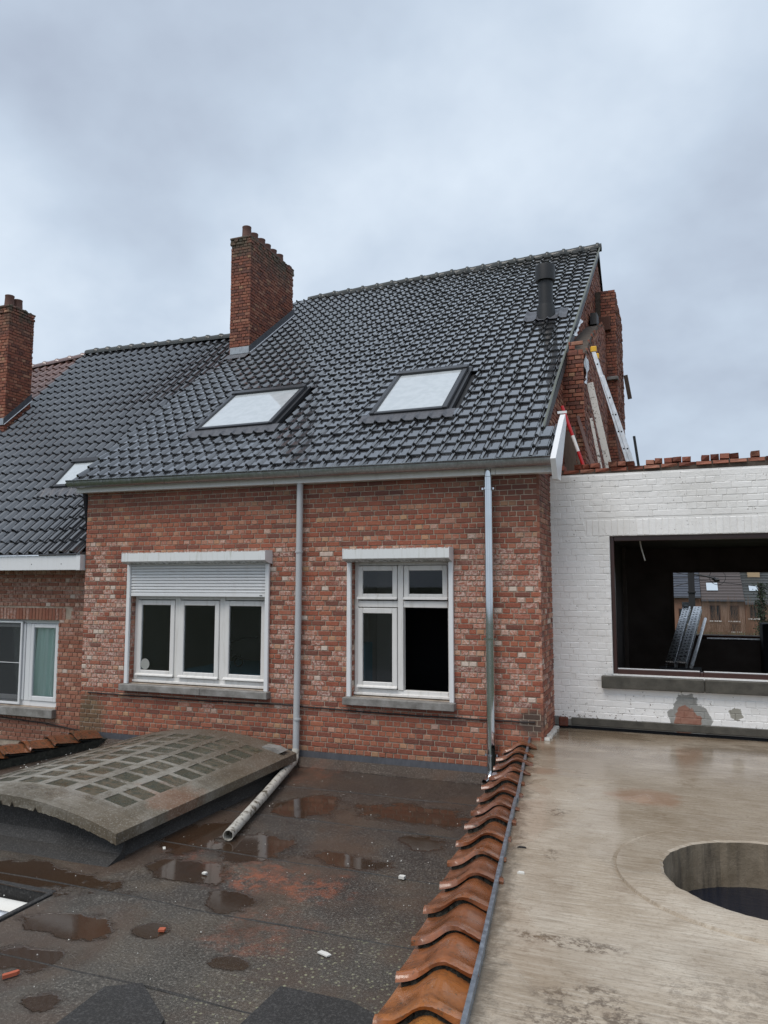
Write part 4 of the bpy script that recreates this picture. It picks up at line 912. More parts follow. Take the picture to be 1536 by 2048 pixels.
# room behind
RX0, RX1, RY0, RY1, RZ0, RZ1 = .58, 4.55, WY + .30, 5.6, .55, 2.93
b = MB(); BW = (1.385, 3.9, 1.42, 2.51)
b.add([(RX0, RY0, RZ0), (RX0, RY1, RZ0), (RX0, RY1, RZ1), (RX0, RY0, RZ1)], [(0, 1, 2, 3)]); b.add([(RX1, RY0, RZ0), (RX1, RY1, RZ0), (RX1, RY1, RZ1), (RX1, RY0, RZ1)], [(3, 2, 1, 0)])
b.add([(RX0, RY0, RZ1), (RX1, RY0, RZ1), (RX1, RY1, RZ1), (RX0, RY1, RZ1)], [(0, 3, 2, 1)]); b.add([(RX0, RY0, RZ0), (RX1, RY0, RZ0), (RX1, RY1, RZ0), (RX0, RY1, RZ0)], [(0, 1, 2, 3)])
b.build('room_shell', 'room_dark', ex)
wall_core(MB(), RX0 - .3, RX1 + .3, GZ, 3.3, RY1, RY1 + .25, [BW]).build('back_wall', 'room_brown', ex)
MB().box(.08, RX0 - .002, RY0, RY1 - .002, GZ, 3.3).build('party_lining', 'room_dark', ex); MB().box(RX1 + .002, RX1 + .3, RY0, RY1 - .002, GZ, 3.3).build('side_wall', 'room_dark', ex)
MB().box(-.0, 4.6, WY + .31, RY1, RZ0 - .3, RZ0 - .002).build('floor_slab', 'room_dark', ex)
bars('back_frame', [(BW[0] - .04, BW[0] + .01, RY1 - .03, RY1 + .05, BW[2], BW[3] + .04), (BW[0] + .011, BW[1], RY1 - .03, RY1 + .05, BW[3] - .01, BW[3] + .04)], ex, 'wood_old', .003)
bars('back_ledge', [(BW[0], BW[1], RY1 - .06, RY1 + .02, BW[2] - .05, BW[2] + .004)], ex, 'rust', .004); bars('ledge_strip', [(1.9, 2.9, RY1 - .10, RY1 - .065, BW[2] - .055, BW[2] - .03)], ex, 'aluminium', .002)
bars('lining_stud', [(.60, .66, 4.6, 4.7, RZ0, RZ1)], ex, 'room_brown', .004)
b = MB(); b.tube([(1.02, 1.35, 2.91), (1.04, 1.34, 2.78), (1.085, 1.32, 2.60)], .009, 6); b.build('hanging_strip', 'debris_white', ex)
tag(bars('black_crate', [(1.18, 1.72, 2.1, 2.5, RZ0, 1.185)], None, 'interior_black', .01), 'black crate carrying the near ends of the steel channels', 'crate')
bars('cupboard', [(2.72, 3.2, 5.0, 5.5, RZ0, 1.66)], ex, 'interior_black', .01)

# perforated channels leaning in the room
def channel(x, name, label, top, wdt, th_, group=None, y=5.05, z1=1.90):
    b = MB(); p0, p1 = Vector((x, 2.2, 1.255)), Vector((x + top, 5.4, z1)); d = (p1 - p0).normalized(); u = Vector((1, -.12, 0)).normalized(); n = u.cross(d).normalized()
    mt = Matrix(((u.x, d.x, n.x, p0.x), (u.y, d.y, n.y, p0.y), (u.z, d.z, n.z, p0.z), (0, 0, 0, 1))); L = (p1 - p0).length
    b.box(0, wdt, 0, L, 0, .02, .003, mt); b.box(0, .012, 0, L, -th_, -.001, 0, mt); b.box(wdt - .012, wdt, 0, L, -th_, -.001, 0, mt)
    o = b.build(name, 'steel_channel'); tag(o, label, 'steel channel', group)
    hb = MB(); k = .1
    while k < L - .05:
        for s_ in (.3, .68): hb.box(wdt * s_ - .012, wdt * s_ + .012, k + (.03 if s_ > .5 else 0), k + .03 + (.03 if s_ > .5 else 0), .0185, .0215, 0, mt)
        k += .16
    hb.build('perforation', 'interior_black', o, kind='stuff')
    rb = MB()
    for i in range(int(L / .09)): rb.box(wdt - .001, wdt + .010, i * .09, i * .09 + .05, -th_ * .95, -.012, 0, mt)
    rb.build('side_rib', 'steel_channel', o)
channel(1.27, 'steel_channel', 'left of two wide perforated steel channels lying slanted through the dark room', .265, .12, .06)
channel(1.405, 'steel_channel', 'right of two wide perforated steel channels lying slanted through the dark room', .30, .125, .06)
b = MB(); b.tube([(1.59, 2.2, 1.215), (1.885, 5.42, 1.71)], .024, 8); tag(b.build('metal_tube', 'aluminium', None, True), 'slim pale metal tube lying right of the perforated channels', 'tube')
bars('folded_sheet', [(1.52, 1.63, 5.40, 5.42, 1.85, 1.99)], ex, 'lead_bright', .002)

# things leaning on the gable, standing on the extension roof
SZ = 3.565
def lean_box(name, mat, p0, p1, wd, th_, label, cat, face=(0, -1, 0), group=None):
    p0, p1 = Vector(p0), Vector(p1); d = (p1 - p0).normalized(); n = Vector(face); n = (n - d * n.dot(d)).normalized(); u = d.cross(n)
    mt = Matrix(((u.x, n.x, d.x, p0.x), (u.y, n.y, d.y, p0.y), (u.z, n.z, d.z, p0.z), (0, 0, 0, 1)))
    b = MB(); b.box(-wd / 2, wd / 2, -th_ / 2, th_ / 2, 0, (p1 - p0).length, .003, mt); o = b.build(name, mat); tag(o, label, cat, group); return o
lad = thing('extension_ladder', 'aluminium extension ladder with yellow cap leaning on the gable', 'ladder', (.95, 2.9, SZ))
def rail(p0, p1, nm, holes=True):
    p0, p1 = Vector(p0), Vector(p1); d = (p1 - p0).normalized(); n = Vector((0, -1, 0)); n = (n - d * n.dot(d)).normalized(); u = d.cross(n)
    mt = Matrix(((u.x, n.x, d.x, p0.x), (u.y, n.y, d.y, p0.y), (u.z, n.z, d.z, p0.z), (0, 0, 0, 1))); L = (p1 - p0).length
    b = MB(); b.box(-.030, .030, -.012, .012, 0, L, .003, mt); o = b.build('rail', 'aluminium', lad)
    if holes:
        h = MB(); k = .2
        while k < L - .1: h.tube([mt @ Vector((0, .0115, k)), mt @ Vector((0, .014, k))], .013, 10); k += .27
        h.build('rung_end', 'black_iron', o)
    return mt, L
mt, L = rail((.98, 2.75, SZ), (.395, 2.75, 5.80), 'rail'); rail((.98, 3.13, SZ), (.395, 3.13, 5.80), 'rail', False)
k = .2
while k < L - .1:
    p = mt @ Vector((0, 0, k)); MB().tube([(p.x, 2.765, p.z), (p.x, 3.115, p.z)], .014, 8).build('rung', 'aluminium', lad, True); k += .27
rail((1.05, 2.73, SZ), (.515, 2.73, 5.40), 'rail'); rail((1.05, 3.15, SZ), (.515, 3.15, 5.40), 'rail', False)
b = MB(); b.box(.355, .445, 2.73, 2.775, 5.78, 5.87, .01); b.box(.355, .445, 3.11, 3.15, 5.78, 5.87, .01); b.build('end_cap', 'yellow_cap', lad)
lean_box('board', 'painted_plank', (.665, 2.62, SZ), (.345, 2.62, 5.28), .095, .022, 'wide peeling white board leaning beside the ladder', 'board')
lean_box('batten', 'painted_plank', (.55, 2.42, SZ), (.36, 2.50, 4.72), .042, .022, 'narrow peeling white batten left of the wide white board', 'batten')
lean_box('iron_bar', 'wood_brown', (.52, 1.95, SZ), (.18, 2.45, 4.75), .045, .045, 'dark red brown bar leaning against the gable breast', 'bar')
lean_box('plank', 'wood_old', (.16, 1.75, SZ), (.115, 1.85, 4.42), .16, .02, 'short grey wooden plank leaning behind the red pole', 'plank')
lean_box('slat', 'wood_old', (.30, 1.75, SZ), (.17, 1.95, 4.50), .035, .02, 'thin grey wooden slat right of the short plank', 'slat')
rp_ = thing('striped_pole', 'red and white striped pole leaning on the gable', 'pole', (.5, 1.2, SZ))
a, b_ = np.array((.46, 1.15, SZ)), np.array((.128, 1.15, 4.62))
for f0, f1, m_ in ((0, .42, 'pole_red'), (.42, .62, 'pole_white'), (.62, 1, 'pole_red')): MB().tube([a + (b_ - a) * f0, a + (b_ - a) * f1], .022, 12).build('pole_section', m_, rp_, True)
lean_box('dark_slat', 'vent_black', (1.02, 3.6, SZ), (.90, 3.6, 4.62), .04, .02, 'dark slat standing right of the ladder foot', 'slat')
lean_box('hanging_plank', 'wood_old', (.62, 8.6, 6.4), (.54, 8.6, 6.95), .09, .02, 'short dark plank sticking out of the far gable pier', 'plank')
lean_box('rusty_pipe', 'wood_brown', (.80, 2.9, SZ), (.62, 3.2, 4.9), .03, .03, 'thin rusty pipe between the ladder and the white board', 'pipe')

# ------------------------------------------------------------------ bitumen roof and what lies on it
an = thing('rear_annex', 'flat bitumen covered annex roof in front of the brick house', 'flat roof', (-3, -4, GZ))
FZ = .06
strips = [(-.02, -1.02), (-1.02, -2.03), (-2.03, -3.03), (-3.03, -4.06), (-4.06, -5.02), (-5.02, -6.0), (-6.0, -7.0), (-7.0, -9.5)]
HO = (-4.6, -2.90, -5.6, -4.20)                                   # the hatch: x0, x1, y0, y1
for i, (ya, yb) in enumerate(strips):
    b = MB(); ov = .07
    def fn(x, y): return .006 * math.sin(1.7 * x + .4) * math.sin(1.3 * y) + .003 * math.sin(4.1 * x + 2 * y)
    nx = 60
    def zfun(x, y):
        s_ = (ya - y) / (ya - yb + ov); return FZ + fn(x, y) + .006 * (1 - s_) + .0005
    for a in range(nx):
        xa, xb = -6.45 + 6.75 * a / nx, -6.45 + 6.75 * (a + 1) / nx
        for c in range(6):
            y1_, y0_ = ya + (yb - ov - ya) * c / 6, ya + (yb - ov - ya) * (c + 1) / 6
            if HO[0] < (xa + xb) / 2 < HO[1] and HO[2] < (y0_ + y1_) / 2 < HO[3]: continue
            b.add([(xa, y0_, zfun(xa, y0_)), (xb, y0_, zfun(xb, y0_)), (xb, y1_, zfun(xb, y1_)), (xa, y1_, zfun(xa, y1_))], [(0, 1, 2, 3)])
        if i: b.add([(xa, ya, zfun(xa, ya)), (xb, ya, zfun(xb, ya)), (xb, ya + .004, zfun(xb, ya) - .008), (xa, ya + .004, zfun(xa, ya) - .008)], [(0, 1, 2, 3)])
    if i:
        sm = MB(); sm.tube([(x, ya + .006 + .012 * math.sin(5 * x + i) * math.sin(1.3 * x), zfun(x, ya) - .003) for x in np.linspace(-6.4, .1, 60) if not (HO[0] < x < HO[1] and HO[2] < ya < HO[3])], .008, 5); sm.build('seam_bleed', 'bitumen_new', an)
    me = b.mesh('membrane_sheet', 'bitumen'); o = link('membrane_sheet', me, an); me.polygons.foreach_set('use_smooth', [True] * len(me.polygons))
b = MB(); b.prism([(-.02, .15), (-.04, .155), (-.20, .072), (-.20, .05), (-.02, .05)], -6.45, -.15, 'x'); b.build('wall_fillet', 'bitumen', an)
b = MB(); b.box(-6.5, HO[0], -9.4, -.01, -.3, .03); b.box(HO[1], .2, -9.4, -.01, -.3, .03); b.box(HO[0], HO[1], HO[3], -.01, -.3, .03); b.box(HO[0], HO[1], -9.4, HO[2], -.3, .03); b.build('roof_deck', 'room_brown', an)
# party wall with capping tiles
def caps(label, pa, pb, n, zc, wl_, wr_, drop_l, drop_r, first_r=None):
    pw = thing('party_wall', label, 'parapet', (*pa, GZ))
    pa3, pb3 = Vector((*pa, zc)), Vector((*pb, zc)); d = (pb3 - pa3) / n; dn = d.normalized(); s_ = Vector((-dn.y, dn.x, 0)); L = d.length
    prof = [(-wl_, -drop_l), (-wl_ * .82, -drop_l * .93), (-wl_ * .58, -drop_l * .74), (-wl_ * .36, -drop_l * .40), (-wl_ * .19, -drop_l * .12), (0, 0), (wr_ * .24, -drop_r * .14), (wr_ * .45, -drop_r * .4), (wr_ * .75, -drop_r * .8), (wr_, -drop_r)]
    def cr_(q, m_=3):
        q = np.array(q); out = []
        for a in range(len(q) - 1):
            p0, p1, p2, p3 = q[max(a - 1, 0)], q[a], q[a + 1], q[min(a + 2, len(q) - 1)]
            for k in range(m_):
                t_ = k / m_; out.append(tuple(.5 * (2 * p1 + (p2 - p0) * t_ + (2 * p0 - 5 * p1 + 4 * p2 - p3) * t_ ** 2 + (3 * p1 - p0 - 3 * p2 + p3) * t_ ** 3)))
        return out + [tuple(q[-1])]
    prof = cr_(prof); pr_ = []
    for k in range(3):
        b = MB(); m_ = len(prof); vs = []
        for (y, lift, rl) in ((-.02, 0, 1), (L * .5, .03, 1), (L * .93, .046, 1.03), (L * 1.0, .058, 1.06), (L * 1.12, .052, 1.06)):
            for (x, h) in prof: vs.append((x * rl + .003 * math.sin(31 * y + k), y + (.012 * math.sin(x * 14 + k) + random.uniform(-.004, .004) if y > L else 0), h + lift + .003 * math.sin(17 * x + 9 * y + k)))
        for (x, h) in prof: vs.append((x * 1.05, L * 1.115, h + .052 - .022))
        fs = [(r_ * m_ + i, r_ * m_ + i + 1, (r_ + 1) * m_ + i + 1, (r_ + 1) * m_ + i) for r_ in range(4) for i in range(m_ - 1)] + [(4 * m_ + i, 4 * m_ + i + 1, 5 * m_ + i + 1, 5 * m_ + i) for i in range(m_ - 1)]
        b.add(vs, fs); pr_.append(b.mesh('capping_tile', 'terracotta', True, 60))
    bed_ = []
    for k in range(2):
        b = MB(); vs = []
        m_ = len(prof)
        for y in (-.05, L * .55, L * 1.075):
            for (x, h) in prof: vs.append((x * (.93 if k else .90), y + random.uniform(-.015, .012), h + (-.035 if y < 0 else .005 if y < L else .030) + random.uniform(-.006, .002)))
        for (x, h) in prof: vs.append((x * .9, L * 1.09 + random.uniform(-.01, .012), h - .03))
        fs = [(r_ * m_ + i, r_ * m_ + i + 1, (r_ + 1) * m_ + i + 1, (r_ + 1) * m_ + i) for r_ in range(3) for i in range(m_ - 1)]
        b.add(vs, fs); bed_.append(b.mesh('mortar_bed', 'cap_mortar', True, 60))
    for i in range(n):
        o = pa3 + d * i; a = random.uniform(-.05, .05); ss = Vector((s_.x * math.cos(a) - s_.y * math.sin(a), s_.x * math.sin(a) + s_.y * math.cos(a), 0)); dd = Vector((ss.y, -ss.x, random.uniform(-.01, .01)))
        mt = Matrix(((ss.x, dd.x, 0, o.x), (ss.y, dd.y, 0, o.y), (0, dd.z, 1, o.z + random.uniform(-.006, .006)), (0, 0, 0, 1)))
        r_ = (i / n) ** 2.5 * .75 + random.uniform(.12, .38)
        link('capping_tile', pr_[i % 3], pw, min(1, r_), None, mt); link('mortar_bed', bed_[i % 2], pw, 0, None, mt)
    b = MB(); q = wl_ * .86; r_ = wr_ * .9
    A, B = pa3 - dn * .1, pb3 + dn * .2
    vs = [A - s_ * q, A + s_ * r_, B + s_ * r_, B - s_ * q]
    b.add([(v.x, v.y, zc - max(drop_l, drop_r) - .02 + .0) for v in vs] + [(v.x, v.y, GZ) for v in vs], [(3, 2, 1, 0), (0, 1, 5, 4), (1, 2, 6, 5), (2, 3, 7, 6), (3, 0, 4, 7)]); b.build('wall_core', 'cap_mortar', pw)
    return pw
caps('low party wall capped with orange clay tiles between bitumen and concrete roofs', (-.215, -.10), (.525, -6.30), 17, .572, .215, .145, .10, .05)
caps('low party wall capped with mossy clay tiles at the left edge', (-6.22, -.12), (-6.62, -2.55), 7, .27, .16, .17, .07, .09)

# glass block vault
va = thing('glass_block_rooflight', 'grey concrete vault rooflight studded with square glass blocks', 'rooflight', (-4.05, -2, FZ))
XA, XB, YA, YB = -5.26, -2.84, -3.60, -.50; XC, HWD = (XA + XB) / 2, (XB - XA) / 2
vz = lambda x: .305 + .19 * (1 - ((x - XC) / HWD) ** 2)
bx_ = [XC + (k - 2.5) * .335 for k in range(6)]; by_ = [-3.10 + k * .243 for k in range(10)]
bw, bh = .116, .096
xl = sorted({XA, XB, *[q + s_ * bw for q in bx_ for s_ in (-1, 1)], -5.1, -3.0}); yl = sorted({YA, YB, *[q + s_ * bh for q in by_ for s_ in (-1, 1)]})
def isblk(x, y): return any(abs(x - q) < bw * .9 for q in bx_) and any(abs(y - q) < bh * .9 for q in by_)
b = MB(); th_ = .088
jit = {}
def tv(i, j):
    if (i, j) not in jit: jit[i, j] = (xl[i] + (random.uniform(-.008, .008) if 0 < i < len(xl) - 1 else 0), yl[j] + (random.uniform(-.008, .008) if 0 < j < len(yl) - 1 else 0))
    x, y = jit[i, j]; return (x, y, vz(x))
for i in range(len(xl) - 1):
    for j in range(len(yl) - 1):
        q = [tv(i, j), tv(i + 1, j), tv(i + 1, j + 1), tv(i, j + 1)]
        if isblk((xl[i] + xl[i + 1]) / 2, (yl[j] + yl[j + 1]) / 2):
            lo = [(x, y, z - .04) for x, y, z in q]; b.add(q + lo, [(k, k + 4, (k + 1) % 4 + 4, (k + 1) % 4) for k in range(4)])
            c = MB(); c.add([(x, y, z - .007) for x, y, z in q] + lo, [(0, 1, 2, 3)]); c.build('glass_block', 'glass_block', va, rnd=random.random())
        else: b.add(q, [(0, 1, 2, 3)])
n_ = 110; rag = [random.uniform(-.004, .006) + (.035 if random.random() < .05 else 0) for _ in range(n_ + 1)]
xs = np.linspace(XA, XB, n_ + 1)
for y, fl_, rg in ((YA, 0, 1), (YB, 1, 0)):
    for k in range(n_):
        q = [(xs[k], y, vz(xs[k])), (xs[k], y + .006 * rg, vz(xs[k]) - th_ + rag[k] * rg), (xs[k + 1], y + .006 * rg, vz(xs[k + 1]) - th_ + rag[k + 1] * rg), (xs[k + 1], y, vz(xs[k + 1]))]
        b.add(q, [(0, 1, 2, 3)] if not fl_ else [(3, 2, 1, 0)])
for k in range(n_): b.add([(xs[k], YA, vz(xs[k]) - th_ + rag[k]), (xs[k], YB, vz(xs[k]) - th_), (xs[k + 1], YB, vz(xs[k + 1]) - th_), (xs[k + 1], YA, vz(xs[k + 1]) - th_ + rag[k + 1])], [(0, 1, 2, 3)])
for x in (XA, XB): b.add([(x, YA, vz(x)), (x, YB, vz(x)), (x, YB, vz(x) - th_), (x, YA, vz(x) - th_ + rag[-1])], [(0, 1, 2, 3)] if x == XA else [(3, 2, 1, 0)])
b.build('vault_slab', 'vault_concrete', va)
b = MB(); n_ = 20; xs = np.linspace(XA + .10, XB - .10, n_ + 1); poly = [(x, vz(x) - th_ + .005) for x in xs[::-1]]
b.prism([(XA + .05, FZ - .02), (XB - .02, FZ - .02), (XB - .10, FZ + .07)] + poly + [(XA + .10, FZ + .07)], YA + .13, YB - .1, 'y'); b.build('kerb', 'bitumen_new', va)
b = MB(); b.prism([(YA + .14, .20), (YA + .13, .20), (YA + .08, .12), (YA - .12, FZ - .01), (YA + .14, FZ - .01)], XA + .05, XB - .02, 'x'); b.build('kerb_skirt', 'bitumen_new', va)
rs = MB(); rs.prism([(-3.20, .345), (-2.98, .325), (-2.90, .36), (-3.0, .40), (-3.16, .41)], -.75, -.60, 'y'); tag(rs.build('broken_stone', 'stone_sill'), 'flat broken stone lying on the vault near the downpipe', 'stone')

# open hatch at the lower left
ha = thing('open_roof_hatch', 'sunken rooflight opening at the lower left edge with pale corrugated sheet inside', 'rooflight', (-3.6, -4.7, FZ))
b = MB(); b.box(HO[0] - .02, HO[1] + .02, HO[3] - .02, HO[3] + .03, -.28, .072, .004); b.box(HO[1] - .005, HO[1] + .035, HO[2], HO[3] - .021, -.28, .075, .004); b.box(HO[0] - .03, HO[0], HO[2], HO[3] - .021, -.28, .07, .004); b.build('kerb', 'bitumen_new', ha)
for k in range(7):
    y = HO[3] - .07 - k * .16; b = MB()
    b.grid(lambda s_, t_: (HO[0] + .02 + (HO[1] - HO[0] - .04) * s_, y - .15 * t_, -.015 + .045 * math.sin(t_ * math.pi)), 2, 8); b.build('corrugated_sheet', ('debris_white', 'aluminium', 'white_paint')[k % 3], ha, True)
MB().box(HO[0], HO[1], HO[2], HO[3] - .03, -.26, -.20).build('hatch_floor', 'wood_old', ha)

# bitumen offcuts and debris
def sheet(pts, label, z=.075, th_=.012):
    b = MB(); cx, cy = np.mean([p[0] for p in pts]), np.mean([p[1] for p in pts])
    b.prism(pts, z, z + th_, 'z'); tag(b.build('bitumen_offcut', 'bitumen_new'), label, 'roofing sheet', 'bitumen offcuts')
sheet([(-1.60, -5.12), (-1.43, -5.01), (-1.09, -5.26), (-.9, -6.0), (-1.55, -6.1)][::-1], 'dark square bitumen offcut at the bottom edge, left one')
sheet([(-.69, -4.76), (-.27, -4.755), (.02, -4.87), (-.02, -5.6), (-.72, -5.6)][::-1], 'dark bitumen offcut at the bottom edge beside the clay capped wall')
def bit(pos, s_, mat, label, cat, rz=0):
    b = MB(); mt = Matrix.Translation((pos[0], pos[1], FZ + .012)) @ Matrix.Rotation(rz, 4, 'Z')
    b.prism([(-s_[0], -s_[1]), (s_[0] * .8, -s_[1] * 1.1), (s_[0], s_[1] * .6), (s_[0] * .2, s_[1]), (-s_[0] * .9, s_[1] * .8)], 0, s_[2], 'z', mt); tag(b.build('debris_piece', mat), label, cat)
bit((-.63, -4.32), (.045, .018, .008), 'debris_white', 'small white plastic strip lying on the lichen spotted bitumen', 'debris', -.3)
bit((-2.05, -3.51), (.018, .015, .012), 'debris_white', 'white pebble at the puddle edge in front of the pipe end', 'pebble')
bit((-2.20, -5.20), (.014, .045, .02), 'debris_red', 'orange brick splinter near the lower left corner', 'debris', -.5)
bit((-1.75, -4.42), (.022, .02, .014), 'debris_red', 'small brick crumb left of the bitumen centre', 'debris', .4)
bit((-.59, -3.04), (.025, .018, .02), 'debris_white', 'crumpled white scrap near the clay capped wall', 'debris')
bit((-2.7, -3.16), (.012, .03, .006), 'debris_white', 'white splinter below the corner of the concrete vault', 'debris', .7)
dz = MB()
for _ in range(300):
    x, y = random.uniform(-3.4, -.1), -.25 - 5.2 * random.random() ** 1.1
    if XA - .1 < x < XB + .05 and YA - .1 < y: continue
    s_ = .0025 + .006 * random.random() ** 4; a = random.uniform(0, 3); z = FZ + .006
    dz.add([(x + s_ * math.cos(a + k * 2.1), y + s_ * math.sin(a + k * 2.1), z) for k in range(3)] + [(x, y, z + s_ * 1.1)], [(0, 1, 3), (1, 2, 3), (2, 0, 3)])
for _ in range(90):
    x, y = random.uniform(-6.2, -5.3), random.uniform(-1.5, -.3); s_ = random.uniform(.004, .014); z = FZ + .008; a = random.uniform(0, 3)
    dz.add([(x + s_ * math.cos(a + k * 2.1), y + s_ * math.sin(a + k * 2.1), z) for k in range(3)] + [(x, y, z + s_)], [(0, 1, 3), (1, 2, 3), (2, 0, 3)])
tag(dz.build('grit', 'debris_white'), 'pale grit and crumbs strewn over the bitumen roof', 'grit', kind='stuff')

# ------------------------------------------------------------------ concrete roof with round opening
co = thing('concrete_annex', 'bare wet concrete flat roof slab on the right with a round hole', 'flat roof', (2.4, -3.5, GZ))
CZ = .56; HC = (1.94, -3.47); HR = .64
edge = lambda y: -.155 + (y - 0) * -.1337                          # x of the slanted edge
b = MB(); N = 96
JR = [random.gauss(0, .0035) for _ in range(N)]
def ringpt(r_, k, z):
    q = 2 * math.pi * k / N; r_ += JR[k] if r_ < .7 else 0
    return (HC[0] + r_ * math.cos(q), HC[1] + r_ * math.sin(q), z)
def outer(k):
    q = 2 * math.pi * k / N; dx, dy = math.cos(q), math.sin(q); ts = []
    for (a, lim, c0) in ((dx, 4.6, HC[0]), (dy, .90, HC[1]), (dy, -9.6, HC[1])):
        if abs(a) > 1e-6 and (lim - c0) / a > 0: ts.append((lim - c0) / a)
    den = dx + .1337 * dy; tt = (-.155 - HC[0] - .1337 * HC[1]) / den if abs(den) > 1e-6 else -1
    if tt > 0: ts.append(tt)
    return min(ts)
RR = .925
hz = lambda x, y: CZ + .0025 * math.sin(2.1 * x) * math.sin(1.7 * y)
for k in range(N):
    k2 = (k + 1) % N; t1, t2 = outer(k), outer(k2)
    for a, bb in ((HR, HR + .02), (HR + .02, RR - .01)):
        dz_ = lambda r_: .010 - (.008 if r_ == HR else 0)
        b.add([ringpt(a, k, CZ + dz_(a)), ringpt(bb, k, CZ + dz_(bb)), ringpt(bb, k2, CZ + dz_(bb)), ringpt(a, k2, CZ + dz_(a))], [(0, 1, 2, 3)])
    b.add([ringpt(RR - .01, k, CZ + .010), ringpt(RR - .006, k, CZ - .007), ringpt(RR - .006, k2, CZ - .007), ringpt(RR - .01, k2, CZ + .010)], [(0, 1, 2, 3)])
    b.add([ringpt(RR - .006, k, CZ - .007), ringpt(RR + .02, k, CZ), ringpt(RR + .02, k2, CZ), ringpt(RR - .006, k2, CZ - .007)], [(0, 1, 2, 3)])
    st = [0, .15, .4, 1]
    for s0, s1 in zip(st[:-1], st[1:]):
        f = lambda tt, s_: RR + .02 + (tt - RR - .02) * s_
        b.add([ringpt(f(t1, s0), k, CZ), ringpt(f(t1, s1), k, CZ), ringpt(f(t2, s1), k2, CZ), ringpt(f(t2, s0), k2, CZ)], [(0, 1, 2, 3)])
b.add([(edge(.90), .90, CZ), (edge(-9.6), -9.6, CZ), (edge(-9.6), -9.6, CZ - .4), (edge(.9), .9, CZ - .4)], [(0, 1, 2, 3)])
# corners missed by the fan
b.add([(edge(.90) - .0, .90, CZ - .0005), (outer(0) * 0 + edge(.9) + .9, .90, CZ - .0005), (edge(-.6) + .3, -.6, CZ - .0005), (edge(-.6), -.6, CZ - .0005)], [(3, 2, 1, 0)])
sl = b.build('roof_slab', 'concrete', co)
b = MB()
for k in range(N):
    k2 = (k + 1) % N; b.add([ringpt(HR, k, CZ + .002), ringpt(HR, k2, CZ + .002), ringpt(HR + .004, k2, .15), ringpt(HR + .004, k, .15)], [(3, 2, 1, 0)])
b.build('hole_rim', 'concrete_side', co, True)
b = MB(); b.add([ringpt(HR + .02, k, .27) for k in range(N)], [tuple(range(N))]); b.build('standing_water', 'rain_water', co)
b = MB(); b.box(.62, 4.5, -9.5, .8, GZ, .12); b.build('annex_body', 'room_dark', co)
ys = [.0, -1.35, -2.45, -4.05, -5.0, -6.4, -8.0]
for i in range(len(ys) - 1):
    ya, yb = ys[i] + .015, ys[i + 1]; q = random.uniform(-.006, .006); r_ = random.uniform(-.008, .008)
    b = MB(); xa, xb = edge(ya) + q, edge(yb) + r_; zz_ = CZ + .035 + random.uniform(-.006, .004)
    b.add([(xa - .010, ya, zz_), (xa + .012, ya, zz_), (xb + .012, yb, zz_), (xb - .010, yb, zz_), (xa - .010, ya, CZ - .10), (xa + .014, ya, CZ - .01), (xb + .014, yb, CZ - .01), (xb - .010, yb, CZ - .10)],
          [(3, 2, 1, 0), (0, 4, 7, 3), (1, 2, 6, 5), (0, 1, 5, 4), (2, 3, 7, 6)]); b.build('edge_strip', 'zinc_edge', co)
def bit2(pos, s_, mat, label, cat):
    b = MB(); b.prism([(-s_[0], -s_[1]), (s_[0], -s_[1] * .7), (s_[0] * .7, s_[1]), (-s_[0] * .6, s_[1] * 1.1)], 0, s_[2], 'z', Matrix.Translation((pos[0], pos[1], CZ + .0005))); tag(b.build('debris_piece', mat), label, cat)
bit2((.50, -3.93), (.022, .012, .01), 'debris_white', 'white crumb on the concrete near its zinc edge', 'debris'); bit2((.42, -3.48), (.03, .012, .006), 'vent_black', 'dark leaf scrap on the concrete near its zinc edge', 'debris'); bit2((1.42, -5.4), (.014, .01, .008), 'vent_black', 'dark speck on the concrete below the round hole', 'debris')

# ------------------------------------------------------------------ the street behind, seen through the room
BY = 85
def far_house(label, x0, x1, ez, rz, roofm, wallm, wins, sky_=None, rd=7):
    h = thing('row_house', label, 'house', ((x0 + x1) / 2, BY + 4, GZ), 'row houses across the street')
    MB().box(x0, x1, BY, BY + 8, GZ, ez + .1).build('wall', wallm, h)
    r = MB(); r.add([(x0, BY - .4, ez), (x1, BY - .4, ez), (x1, BY + rd, rz), (x0, BY + rd, rz), (x0, BY - .4, ez - .15), (x1, BY - .4, ez - .15), (x1, BY + 14, ez), (x0, BY + 14, ez)], [(0, 1, 2, 3), (4, 5, 1, 0), (3, 2, 6, 7)])
    r = r.build('roof', roofm, h); n = 14; sl_ = (rz - ez) / (rd + .4)
    b = MB()
    for k in range(n):
        y = BY - .4 + (rd + .4) * k / n; b.box(x0, x1, y, y + .08, ez + (y - BY + .4) * sl_ - .02, ez + (y - BY + .4) * sl_ + .10)
    b.build('tile_courses', roofm, r, kind='stuff')
    b = MB(); b.box(x0, x1, BY - .55, BY - .38, ez - .12, ez + .04); b.build('gutter', 'lead', h)
    for (a, c, d, e_) in wins:
        wn_ = MB(); wn_.box(a, c, BY - .06, BY - .01, d, e_); wn_ = wn_.build('window', 'frame_brown', h)
        MB().box(a + .1, c - .1, BY - .09, BY - .061, d + .1, e_ - .1).build('pane', 'glassy_dark', wn_)
        MB().box(a - .1, c + .1, BY - .16, BY - .01, d - .14, d - .01).build('sill', 'white_paint', wn_)
    if sky_:
        a, c, v0, v1 = sky_; b = MB(); f = lambda x, v: (x, BY - .4 + v, ez + v * sl_ + .16)
        b.add([f(a, v0), f(c, v0), f(c, v1), f(a, v1)], [(0, 1, 2, 3)]); b.build('roof_window', 'far_skylight', h)
t = NT('glassy_dark'); M['glassy_dark'] = t.set((.03, .035, .04), .1)
